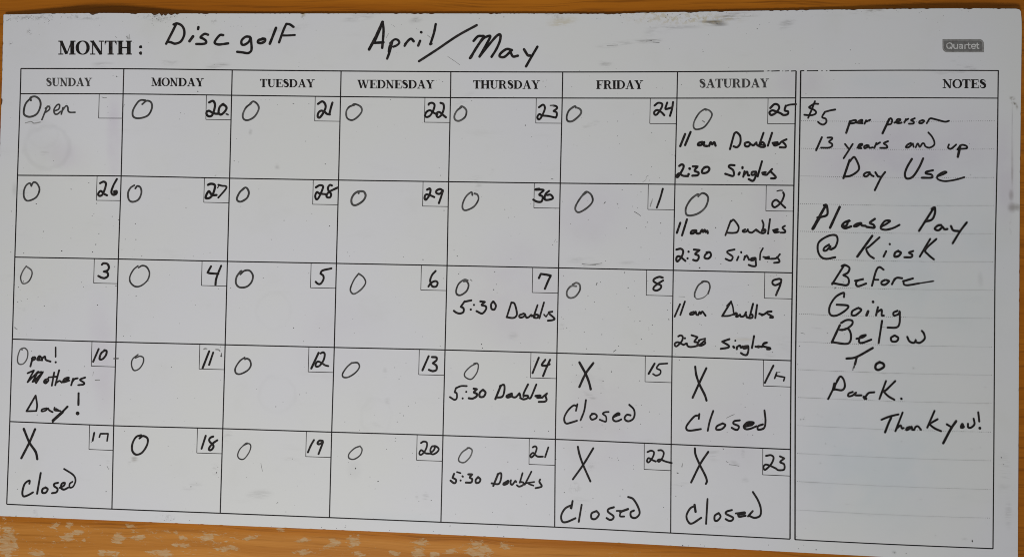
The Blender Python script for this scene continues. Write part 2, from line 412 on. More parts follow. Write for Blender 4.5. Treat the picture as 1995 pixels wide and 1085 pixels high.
class Ink:
    """collects marker or print strokes lying on the board and builds them as one mesh"""
    def __init__(self, h=0.00010):
        self.v, self.f, self.s, self.h, self.n = [], [], [], h, 0

    def stroke(self, pts, w, shade=0.012, round_=True, wob=0.10, var=0.35, taper=0.0, smooth=True):
        self.n += 1
        seed = random.random() * 100
        path = spline(pts) if smooth else pts
        ws = w if isinstance(w, list) else None
        if len(path) == 1:
            self.dot(path[0], w * 0.5, shade); return
        # normals
        nn = len(path)
        nor = []
        for i in range(nn):
            a, b = path[max(0, i - 1)], path[min(nn - 1, i + 1)]
            dx, dy = b[0] - a[0], b[1] - a[1]
            l = math.hypot(dx, dy) or 1
            nor.append((-dy / l, dx / l))
        base = len(self.v)
        z0 = self.h + 0.000004 * (self.n % 12)
        def put(x, y, k, c):
            self.v.append(P(x, y, z0 + 0.000004 * k)); self.s.append(c)
        L = 0.0
        rows = []
        for i, (x, y) in enumerate(path):
            if i: L += math.dist(path[i], path[i - 1])
            r = (ws[min(i, len(ws) - 1)] if ws else w) * 0.5
            r *= 1 + wob * mn.noise(Vector((L * 0.13, seed, 0)))
            if taper: r *= 1 - taper * (i / (nn - 1)) ** 3
            k = max(-0.5, mn.noise(Vector((L * 0.06, seed, 5)))) * 2 * var
            c = max(0.004, shade * (1 + k))
            cc = (c, c * 0.84, c * 0.82) if shade < 0.03 else (c, c * 0.985, c * 0.965)
            rows.append((x, y, r, cc))
        cap = 6
        idx = []
        for i, (x, y, r, cc) in enumerate(rows):
            nx, ny = nor[i]
            k = i / nn
            a = len(self.v)
            put(x + nx * r, y + ny * r, k, cc)
            put(x, y, k + 2, cc)
            put(x - nx * r, y - ny * r, k, cc)
            idx.append(a)
        for a, b in zip(idx, idx[1:]):
            self.f.append((a, b, b + 1, a + 1))
            self.f.append((a + 1, b + 1, b + 2, a + 2))
        if round_:
            for end, sgn in ((0, 1), (nn - 1, -1)):
                x, y, r, cc = rows[end]
                nx, ny = nor[end]
                tx, ty = -ny * sgn, nx * sgn          # points backwards out of the stroke
                prev = idx[end] if sgn > 0 else idx[end] + 2
                last = idx[end] + 2 if sgn > 0 else idx[end]
                sx, sy = (nx, ny) if sgn > 0 else (-nx, -ny)
                for q in range(1, cap):
                    an = math.pi * q / cap
                    self.v.append(P(x + (sx * math.cos(an) + tx * math.sin(an)) * r,
                                    y + (sy * math.cos(an) + ty * math.sin(an)) * r, z0)); self.s.append(cc)
                    self.f.append((idx[end] + 1, prev, len(self.v) - 1)); prev = len(self.v) - 1
                self.f.append((idx[end] + 1, prev, last))

    def dot(self, c, r, shade=0.012, sides=9, squash=1.0):
        self.n += 1
        z0 = self.h + 0.000004 * (self.n % 12)
        a = len(self.v)
        cc = (shade, shade * 0.95, shade * 0.92)
        self.v.append(P(c[0], c[1], z0)); self.s.append(cc)
        ph = random.random() * 6
        for q in range(sides):
            an = ph + 2 * math.pi * q / sides
            rr = r * random.uniform(0.8, 1.15)
            self.v.append(P(c[0] + math.cos(an) * rr, c[1] + math.sin(an) * rr * squash, z0)); self.s.append(cc)
        for q in range(sides):
            self.f.append((a, a + 1 + (q + 1) % sides, a + 1 + q))

    def plate(self, x0, y0, x1, y1, r, shade, nx=48, ny=8):
        """a printed plate with its top right and bottom left corners rounded, following the board's surface"""
        a = len(self.v)
        xs = [x0 + r * (1 - math.cos(math.pi / 2 * i / 8)) for i in range(9)]
        xs += [x0 + r + (x1 - x0 - 2 * r) * i / (nx - 16) for i in range(1, nx - 16)]
        xs += [x1 - r + r * math.sin(math.pi / 2 * i / 8) for i in range(9)]
        for x in xs:
            t = y0 + (r - math.sqrt(max(0, r * r - (x - x1 + r) ** 2)) if x > x1 - r else 0)
            b = y1 - (r - math.sqrt(max(0, r * r - (x0 + r - x) ** 2)) if x < x0 + r else 0)
            for j in range(ny + 1):
                self.v.append(P(x, t + (b - t) * j / ny, self.h)); self.s.append((shade, shade * 0.98, shade * 0.95))
        for i in range(len(xs) - 1):
            for j in range(ny):
                k = a + i * (ny + 1) + j
                self.f.append((k, k + 1, k + ny + 2, k + ny + 1))

    def build(self, name, m, parent, label=None):
        o = new_mesh(name, self.v, self.f, m, parent, self.s)
        bm = bmesh.new(); bm.from_mesh(o.data)
        for f in bm.faces:
            f.normal_update()
            if f.normal.z < 0: f.normal_flip()
        bm.to_mesh(o.data); bm.free()
        if label: o['label'] = label
        return o

def parse(crop, txt):
    """strokes traced in a 4.9875x enlargement of a patch of the board; 'w20:' sets a stroke's width, 'g.1:' its greyness"""
    x0, y0 = crop[0], crop[1]
    k = crop[2] if len(crop) > 2 else 4.9875
    out = []
    for part in txt.split(';'):
        toks = part.split()
        w = g = None
        pts = []
        for t in toks:
            if t[0] == '@':
                x0, y0, k = (float(q) for q in t[1:].split(','))
            elif t[0] == 'w': w = float(t[1:]) / k
            elif t[0] == 'g': g = float(t[1:])
            elif t[0] == '|': pts.append(pts[-1])
            else:
                a, b = t.split(',')
                pts.append((x0 + float(a) / k, y0 + float(b) / k))
        if pts: out.append((pts, w, g))
    return out

def write(name, parent, crop, w, txt, shade=0.012, label=None, bold=1.0, **kw):
    ink = Ink(0.00012)
    k = crop[2] if len(crop) > 2 else 4.9875
    for pts, ww, g in parse(crop, txt):
        ink.stroke(pts, bold * (ww if ww else w / k), g if g is not None else shade, **kw)
    return ink.build(name, M_INK, parent, label)

# ------------------------------------------------------------------ the wood under the board
def slab_wood():
    x0, x1, y0, y1 = -0.62, 0.66, -0.45, 0.42
    bm = bmesh.new()
    bmesh.ops.create_cube(bm, size=1)
    for vv in bm.verts:
        vv.co = Vector(((x0 + x1) / 2 + vv.co.x * (x1 - x0), (y0 + y1) / 2 + vv.co.y * (y1 - y0), -TH - 0.0125 + vv.co.z * 0.025))
    bmesh.ops.bevel(bm, geom=bm.edges[:], offset=0.003, segments=3, affect='EDGES')
    me = bpy.data.meshes.new('wood_surface'); bm.to_mesh(me); bm.free()
    me.materials.append(M_WOOD)
    o = bpy.data.objects.new('wood_surface', me); COL.objects.link(o)
    o['kind'] = 'structure'
    o['label'] = 'orange brown varnished wood under the board, pale and scuffed along the bottom'
    return o
slab_wood()

# ------------------------------------------------------------------ the board
board = bpy.data.objects.new('calendar_board', None)
COL.objects.link(board)
board.location = (0, 0, -TH)
board['label'] = 'worn white dry-erase calendar board with chipped top edge and handwritten dates, on orange wood'
board['category'] = 'whiteboard'

TOP = [(6.8, 28.5), (9, 27.6), (40, 27), (100, 26), (200, 25.2), (341, 26), (500, 26.2), (700, 26), (880, 26.2), (1080, 26.2), (1150, 26.8),
       (1200, 26.2), (1260, 24.4), (1350, 22.8), (1460, 21), (1580, 19), (1700, 17.6), (1800, 16.5), (1895, 16), (1980, 16.8), (1986.5, 18.5), (1989, 22)]
BOT = [(-19, 1004.6), (0, 1005.3), (200, 1013.3), (400, 1021.6), (600, 1030), (800, 1038.4), (1000, 1047.8), (1200, 1057.2), (1400, 1068), (1600, 1078.6), (1723, 1085), (1983, 1097.5)]
LEFT = [(6.8, 28.5), (5.6, 80), (4.2, 150), (2.6, 200), (1.2, 250), (-0.3, 300), (-3, 400), (-9, 650), (-14, 830), (-19, 1004.6)]
RIGHT = [(1989, 22), (1990.3, 40), (1990.6, 60), (1989.8, 120), (1988.2, 250), (1987.2, 330), (1986, 500), (1984.6, 800), (1983.4, 985), (1983, 1097.5)]

def arc(poly, n, dens=None):
    ls = [0]
    for a, b in zip(poly, poly[1:]): ls.append(ls[-1] + math.dist(a, b))
    out = []
    j = 0
    for i in range(n + 1):
        s = ls[-1] * i / n
        while j < len(ls) - 2 and ls[j + 1] < s: j += 1
        t = (s - ls[j]) / (ls[j + 1] - ls[j])
        out.append((poly[j][0] + (poly[j + 1][0] - poly[j][0]) * t, poly[j][1] + (poly[j + 1][1] - poly[j][1]) * t))
    return out

NOTCH = [(41, 50, 1.0), (60, 4, 1.0), (104, 5, 1.2), (125, 4, 1), (181, 7, 5.0), (187, 5, 3), (257, 5, 2.0), (263, 6, 2.2), (302, 7, 4.5), (315, 4, 6), (322, 5, 6.5),
         (334, 7, 4.0), (345, 4, 3), (398, 5, 1.6), (404, 3, 1), (589, 4, 1.5), (640, 3, 1), (772, 5, 1.2), (808, 6, 1.6), (820, 5, 1.8), (840, 6, 2), (957, 5, 1.8), (968, 4, 1.5),
         (1093, 5, 1.8), (1186, 9, 2.2), (1196, 6, 2.0), (1208, 4, 2), (1230, 5, 1.2), (1262, 4, 1.5), (1345, 9, 3), (1356, 5, 2), (1404, 8, 2), (1503, 5, 1.6), (1522, 4, 1.4), (1534, 3, 1.4), (1552, 4, 1.4),
         (1571, 5, 1.6), (1650, 4, 1.4), (1662, 9, 2), (1728, 3, 1), (1742, 3, 1), (1773, 3, 1.6), (1806, 5, 1.6), (1880, 4, 1.5), (1888, 8, 2.6), (1946, 5, 1.4)]

def ragged(x):
    d = 0.0
    for c, w, h in NOTCH:
        u = abs(x - c) / w
        if u < 1: d = max(d, h * (1 - u ** 1.6) * (0.75 + 0.5 * mn.noise(Vector((x * 0.9, c, 0)))))
    damp = 0.35 + 0.65 * max(0, mn.noise(Vector((x * 0.012, 3.3, 0)))) * 2
    r = max(0.0, mn.noise(Vector((x * 0.21, 0, 0))) - 0.12) * 2.6 + max(0, mn.noise(Vector((x * 0.7, 9, 0))) - 0.15) * 1.2
    return d + r * damp

def sheet(name, m, nx, ny, zt, zb, rag, grow, mats=None):
    tp, bt, lf, rt = arc(TOP, nx), arc(BOT, nx), arc(LEFT, ny), arc(RIGHT, ny)
    verts, faces, fm = [], [], []
    def pt(i, j):
        u, v = i / nx, j / ny
        a, b, c, d = tp[i], bt[i], lf[j], rt[j]
        out = []
        for q in (0, 1):
            s = (1 - v) * a[q] + v * b[q] + (1 - u) * c[q] + u * d[q]
            s -= (1 - u) * (1 - v) * tp[0][q] + u * (1 - v) * tp[-1][q] + (1 - u) * v * bt[0][q] + u * v * bt[-1][q]
            out.append(s)
        x, y = out
        if j == 0: y += (ragged(x) if rag else 0) - grow
        if j == 1 and rag: y += 2.5
        if i == 0: x -= grow
        if i == nx: x += grow
        if rag and i == 0:
            x += max(0, mn.noise(Vector((y * 0.16, 20, 0))) - 0.1) * 2.2 + (5.5 * max(0, 1 - abs(y - 197.5) / 3.5) ** 0.6 if abs(y - 197.5) < 3.5 else 0)
        if rag and i == nx:
            x -= max(0, mn.noise(Vector((y * 0.16, 40, 0))) - 0.2) * 1.6
        if rag and j == ny:
            y -= max(0, mn.noise(Vector((x * 0.08, 60, 0))) - 0.25) * 1.5
        return x, y
    grid = [[pt(i, j) for i in range(nx + 1)] for j in range(ny + 1)]
    W = nx + 1
    for z in (zt, zb):
        for row in grid:
            for x, y in row:
                verts.append(P(x, y, z) if z == zt else None)
    off = W * (ny + 1)
    for k in range(off):                      # underside straight below the top
        x, y, z = verts[k]
        verts[off + k] = (x, y, z + zb - zt)
    for j in range(ny):
        for i in range(nx):
            a = j * W + i
            faces.append((a, a + W, a + W + 1, a + 1)); fm.append(0)
            faces.append((off + a, off + a + 1, off + a + W + 1, off + a + W)); fm.append(1)
    if rag:
        layers = stain_layers([q for row in grid for q in row])
    rim = [i for i in range(W)] + [j * W + nx for j in range(1, ny + 1)] + [ny * W + i for i in range(nx - 1, -1, -1)] + [j * W for j in range(ny - 1, 0, -1)]
    for a, b in zip(rim, rim[1:] + rim[:1]):
        faces.append((a, b, off + b, off + a)); fm.append(1)
    o = new_mesh(name, verts, faces, m, board, mats=mats, fmat=fm if mats else None)
    if rag:
        for key, vals in layers.items():
            at = o.data.attributes.new('stain_' + key, 'FLOAT_COLOR', 'POINT')
            flat = [q for v in vals for q in v]
            at.data.foreach_set('color', flat + [0.0] * len(flat))
    return o
sheet('hardboard_core', M_CORE, 220, 60, -0.00033, -TH + 0.00005, False, 0.4)
sheet('white_face', M_BOARD, 1000, 210, 0.0, -0.00030, True, 0.0, mats=[M_BOARD, M_EDGE])

# ------------------------------------------------------------------ printed grid
GRID = [[(40.7,133.5),(39.5,182.6),(34.1,341.5),(28.9,501),(24,660.7),(19,821.3),(13,982.4)],
 [(241.2,133.9),(239.8,183),(236,343),(230.5,504.7),(226,666.5),(221.5,829.4),(218,991.8)],
 [(452.4,136.3),(451.2,185.6),(447.3,347.3),(443,509.3),(438.6,671.7),(434,835.2),(429,1000)],
 [(664.5,138.3),(663.4,188.2),(659.6,350.9),(655.4,513.2),(651.2,676.9),(646.2,841.9),(641.8,1008.5)],
 [(878.3,139.7),(877.6,190.2),(874,354.1),(871,517.5),(867,681.8),(863,848.5),(859,1017.5)],
 [(1096.3,140.3),(1095.4,191),(1091.5,357),(1088.3,522),(1085,687.9),(1082,855.9),(1080.6,1027)],
 [(1320,139.7),(1318.9,191.2),(1315,359.1),(1311.7,526.7),(1309.3,694.9),(1307.6,865.7),(1306.6,1038.5)],
 [(1551,138),(1550.1,190.8),(1546.7,361.2),(1543.9,531.7),(1541.3,702.7),(1540,875.7),(1539.2,1050.4)]]
NOTE_L = [(1560, 138), (1559.3, 190.7), (1556, 370), (1553, 500), (1550, 700), (1549.2, 840), (1548.9, 1051.4)]
NOTE_R = [(1945, 137.5), (1944.3, 191.2), (1942.9, 300), (1938.9, 500), (1937.4, 700), (1936.2, 885), (1934.6, 1069)]
PB = 0.006                                   # printed black
g = Ink(0.00005)
for c in range(8):
    g.stroke(GRID[c], 2.25 if c < 7 else 2.7, PB, False, wob=0.03, var=0.1)
for r in range(7):
    line = [GRID[c][r] for c in range(8)]
    if r == 0:
        g.stroke(line[:7] + [(1488, 138.6)], 2.2, PB, False, wob=0.03, var=0.1)
        for a, b in ((1495, 1499), (1503, 1519), (1524, 1526), (1529, 1537), (1541, 1551)):
            g.stroke([(a, 138.5), (b, 138.0)], 1.4 if b - a < 9 else 1.9, PB, False, wob=0.25)
        g.stroke([(1488, 138.6), (1506, 138.4)], 0.7, 0.2, False, wob=0.5)
    else:
        g.stroke(line, 2.1, PB, False, wob=0.03, var=0.1)
g.build('calendar_grid', M_PRINT, board)
g = Ink(0.00005)
g.stroke(NOTE_L, 2.8, PB, False, wob=0.03, var=0.1)
g.stroke(NOTE_R, 2.4, PB, False, wob=0.03, var=0.1)
g.stroke([(1559.3, 190.7), (1750, 190.4), (1944.3, 191.2)], 2.0, PB, False, wob=0.03, var=0.1)
g.stroke([(1548.9, 1051.4), (1600, 1054), (1700, 1059), (1800, 1063.5), (1934.6, 1069)], 2.1, PB, False, wob=0.03, var=0.1)
g.stroke([(1616, 137.4), (1750, 136.8), (1850, 137), (1946, 137.5)], 2.0, PB, False, wob=0.05, var=0.1)
for a, b in ((1559, 1567), (1572, 1594), (1600, 1603), (1609, 1612)):
    g.stroke([(a, 138.0), (b, 137.7)], 1.8 if b - a > 7 else 1.0, PB, False, wob=0.25)
g.build('notes_frame', M_PRINT, board)

DOT_L = [235.2, 289, 342.8, 396.8, 450.6, 504, 558, 611.7, 665.8, 720, 774.2, 829, 883.2, 938, 993.4]
DOT_R = [235.4, 290.3, 345.8, 400.5, 455.2, 510.4, 565.3, 620.3, 675.8, 730.7, 785.7, 841.8, 897.6, 953.6, 1009.3]
for a, b in zip(DOT_L, DOT_R):
    t = (a - 137) / 915
    xa, xb = 1563 - 11 * t, 1938 - 10.5 * t
    dl = Ink(0.00005)
    n = 91
    for i in range(n):
        u = i / (n - 1)
        uu = u * 0.94 + 0.06 * u * u
        dl.dot((xa + (xb - xa) * uu, a + (b - a) * u + 1.6 * math.sin(math.pi * u)), 0.70, 0.055 + 0.085 * u, 5)
    dl.build('dotted_line', M_PRINT, board)

# ------------------------------------------------------------------ printed serif capitals
def ell(cx, cy, rx, ry, a0, a1, thick, thin, n=22):
    pts, ws = [], []
    for i in range(n + 1):
        a = math.radians(a0 + (a1 - a0) * i / n)
        pts.append((cx + rx * math.cos(a), cy + ry * math.sin(a)))
        ws.append(thin + (thick - thin) * abs(math.cos(a)) ** 1.5)
    return pts, ws
ST, HR, SF = 0.25, 0.085, 0.07
def stem(x, y0=0, y1=1, w=ST): return ([(x, y0), (x, y1)], w)
def ser(x0, x1, y): return ([(x0, y), (x1, y)], SF)
B_, T_ = SF / 2, 1 - SF / 2
GLY = {
 'I': (0.46, [stem(.23), ser(.02, .44, B_), ser(.02, .44, T_)]),
 'H': (1.04, [stem(.23), stem(.81), ([(.3, .5), (.75, .5)], HR)] + [ser(a, a + .42, y) for a in (.02, .60) for y in (B_, T_)]),
 'T': (0.86, [stem(.43), ser(.22, .64, B_), ([(.05, .965), (.81, .965)], .07), ([(.05, .98), (.05, .72)], .05), ([(.81, .98), (.81, .72)], .05), ([(.08, .95), (.12, .82)], .05), ([(.78, .95), (.74, .82)], .05)]),
 'E': (0.86, [stem(.23), ser(.02, .5, B_), ser(.02, .5, T_), ([(.2, .965), (.76, .965)], .07), ([(.2, .035), (.80, .035)], .07), ([(.25, .51), (.56, .51)], .07),
              ([(.76, 1), (.76, .70)], .05), ([(.80, 0), (.80, .32)], .05), ([(.56, .36), (.56, .66)], .06)]),
 'F': (0.80, [stem(.23), ser(.02, .46, B_), ser(.02, .5, T_), ([(.2, .965), (.74, .965)], .07), ([(.25, .49), (.54, .49)], .07), ([(.74, 1), (.74, .68)], .05), ([(.54, .34), (.54, .64)], .06)]),
 'D': (1.0, [stem(.23), ser(.02, .45, B_), ser(.02, .45, T_), ell(.40, .5, .455, .467, -90, 90, .215, .065)]),
 'O': (0.96, [ell(.48, .5, .37, .475, 0, 360, .215, .06, 44)]),
 'U': (0.98, [([(.24, 1), (.24, .36)], ST), ell(.50, .34, .26, .31, 180, 270, .2, .085), ell(.50, .34, .29, .31, 270, 360, .065, .085), ([(.79, .33), (.79, 1)], .07), ser(.03, .46, T_), ser(.62, .96, T_)]),
 'N': (1.0, [([(.20, 0), (.20, 1)], .07), ([(.80, 0), (.80, 1)], .07), ([(.17, .98), (.78, .02)], .20), ser(.02, .38, B_), ser(.02, .3, T_), ser(.62, .98, T_)]),
 'M': (1.20, [([(.19, 0), (.19, 1)], .07), ([(.21, .97), (.58, .05)], .19), ([(.60, .03), (.93, .97)], .07), stem(.97), ser(.02, .36, B_), ser(.75, 1.19, B_), ser(.02, .3, T_), ser(.9, 1.19, T_)]),
 'A': (1.02, [([(.17, .0), (.50, .97)], .075), ([(.49, 1.0), (.80, .02)], .215), ([(.26, .33), (.72, .33)], .065), ser(.02, .34, B_), ser(.60, 1.0, B_)]),
 'Y': (0.98, [([(.20, .98), (.50, .42)], .215), ([(.80, .98), (.53, .44)], .075), stem(.50, 0, .46), ser(.28, .72, B_), ser(.01, .42, T_), ser(.62, .98, T_)]),
 'W': (1.40, [([(.18, .98), (.46, .04)], .205), ([(.46, .02), (.72, .95)], .07), ([(.66, .98), (.95, .04)], .205), ([(.96, .02), (1.22, .97)], .07), ser(.01, .40, T_), ser(.5, .86, T_), ser(1.06, 1.40, T_)]),
 'S': (0.72, [([(.58, .70), (.57, .86), (.47, .94), (.35, .955), (.21, .92), (.15, .80), (.19, .69), (.33, .59), (.47, .49), (.57, .37), (.57, .20), (.47, .08), (.34, .045), (.21, .08), (.13, .17), (.11, .33)],
              [.07, .07, .08, .11, .17, .22, .25, .27, .27, .25, .22, .16, .11, .08, .07, .07])]),
 'R': (1.0, [stem(.23), ser(.02, .45, B_), ser(.02, .45, T_), ell(.43, .735, .27, .235, -90, 90, .2, .065), ([(.3, .965), (.45, .965)], .065), ([(.3, .5), (.45, .5)], .065),
             ([(.50, .5), (.62, .38), (.68, .2), (.76, .05), (.94, .035)], [.1, .17, .2, .17, .06])]),
}
def heading(name, text, xa, xb, top, bot, shade, gap=0.0, label=None):
    ink = Ink(0.00005)
    tot = sum(GLY[c][0] for c in text) + gap * (len(text) - 1)
    sx = (xb - xa) / tot
    x = xa
    yl = lambda px: 0
    for ch in text:
        adv, parts = GLY[ch]
        for pts, w in parts:
            q = [(x + p[0] * sx, bot[0] + (bot[1] - bot[0]) * ((x + p[0] * sx - xa) / (xb - xa)) - p[1] * (bot[0] - top)) for p in pts]
            hgt = bot[0] - top
            ws = [v * (hgt * 0.5 + sx * 0.5) * 1.08 for v in w] if isinstance(w, list) else w * (hgt * 0.5 + sx * 0.5) * 1.08
            ink.stroke(q, ws, shade, False, wob=0.0, var=0.1, smooth=False)
        x += (adv + gap) * sx
    return ink, ink
def head(name, text, xa, xb, top, b0, b1, shade, gap=0.0, label=None, extra=None):
    ink, _ = heading(name, text, xa, xb, top, (b0, b1), shade, gap)
    for c, r in (extra or []): ink.dot(c, r, shade, 14)
    ink.build(name, M_PRINT, board, label)
head('month_heading', 'MONTH', 113, 257.5, 79.3, 106.3, 106.3, PB, 0.0, None, [((273.9, 91.2), 3.3), ((273.9, 103.3), 3.3)])
GP = -0.03
GY = 0.055
head('weekday_heading', 'SUNDAY', 89.5, 179.6, 151.7, 167.9, 167.9, GY, GP * .4, 'printed weekday name worn to grey')
head('weekday_heading', 'MONDAY', 294.6, 397.4, 151.3, 167.4, 168.4, PB, GP * .4)
head('weekday_heading', 'TUESDAY', 506.2, 613.2, 153.9, 169.6, 170.4, PB, GP * .4)
head('weekday_heading', 'WEDNESDAY', 696, 846.3, 155.6, 172.0, 172.6, PB, GP * .4)
head('weekday_heading', 'THURSDAY', 921.4, 1052.2, 156.3, 172.6, 173.2, PB, GP * .4)
head('weekday_heading', 'FRIDAY', 1161.5, 1253.1, 156.6, 173.3, 173.3, PB, GP * .4)
head('weekday_heading', 'SATURDAY', 1362, 1498.4, 153.8, 171.0, 170.4, GY, GP * .4, 'printed weekday name worn to grey')
head('notes_heading', 'NOTES', 1836, 1922, 154.3, 171.5, 171.9, PB, GP * .4)

# ------------------------------------------------------------------ maker's badge
b1 = Ink(0.00004); b1.plate(1836.2, 76.2, 1917, 101.8, 9, 0.27)
badge = b1.build('maker_badge', M_PRINT, board, 'small grey rounded badge with pale lettering')
b2 = Ink(0.00006); b2.plate(1838.0, 78.2, 1914.6, 99.8, 7.5, 0.34); b2.build('badge_border', M_PRINT, badge)
b3 = Ink(0.00008); b3.plate(1838.9, 79.0, 1913.8, 99.1, 7, 0.17); b3.build('badge_panel', M_PRINT, badge)
b4 = Ink(0.00010)
for pts, w, g_ in parse((1795, 0, 9.975), '545,833 505,850 495,888 510,930 548,938 590,925 600,885 585,845 547,833; 560,915 590,948; 632,862 632,915 650,938 690,935 705,915; 705,862 705,940; 742,872 775,862 797,880 797,942; 797,897 752,900 738,920 755,940 797,925; 848,945 848,865; 848,890 868,865 890,864; 918,838 918,920 930,938 948,936; 893,868 948,868; 975,902 1048,902 | 1045,872 1015,860 982,875 974,905 988,933 1015,941 1045,934; 1086,838 1086,920 1098,938 1118,936; 1062,868 1116,868'):
    b4.stroke(pts, 2.1, 0.62, True, wob=0, var=0)
b4.build('badge_lettering', M_PRINT, badge)

# ------------------------------------------------------------------ handwriting
BK, GA, GB, GC = 0.0105, 0.055, 0.075, 0.11     # fresh ink, grey ink, fainter, faintest
write('handwritten_title', board, (300, 20), 24, '''215,135 | 165,235 118,325; 190,138 225,128 270,150 293,195 290,250 258,305 205,325 165,312 130,305;
 378,255 345,300 w28; 431,165 428,183 w26; 525,238 490,230 452,262 475,275 502,295 505,318 470,328 410,328; 672,242 640,242 602,285 590,318 630,333 720,322;
 930,258 890,258 852,292 852,330 880,335 922,305 938,262 | 945,320 948,370 940,400 910,417 860,410 808,404; w26 1052,282 1018,290 1010,312 1038,320 1072,305 1078,280 1052,276;
 1185,172 1155,250 1125,325 w26; 1355,162 1320,138 1285,132 | 1255,200 1215,312; 1245,245 1300,245 1368,241 w20''', BK, 'handwritten words reading Disc golf')
write('handwritten_title', board, (680, 20), 25, '''325,115 270,240 195,380 w30; 300,175 245,300 w34; 325,115 | 335,200 322,365; 235,318 335,312;
 400,345 390,400 w32; 420,300 395,400 370,470; 400,320 440,285 472,288 488,315 465,340 430,355 w22; 585,285 562,310 540,345 w24; 545,330 580,290 605,278 628,302; 690,298 672,343; 699,213 703,215;
 842,135 825,220 790,330; 790,325 800,325; 680,495 850,385 1050,250 1240,145 w24 g.02;
 1210,298 1250,255 1290,250 1310,255 1280,300 1175,465; 1185,460 1230,375 1300,280 1350,252 1372,258 1330,340 1268,450; 1275,440 1380,310 1440,245 1470,240 1465,300 1430,380 1385,452;
 1582,388 1530,378 1472,420 1465,450 1510,453 1570,400 | 1575,420 1595,450 1640,442; 1700,380 1735,435 1760,440; 1830,355 1780,440 1720,545''', BK, 'handwritten words reading April slash May')

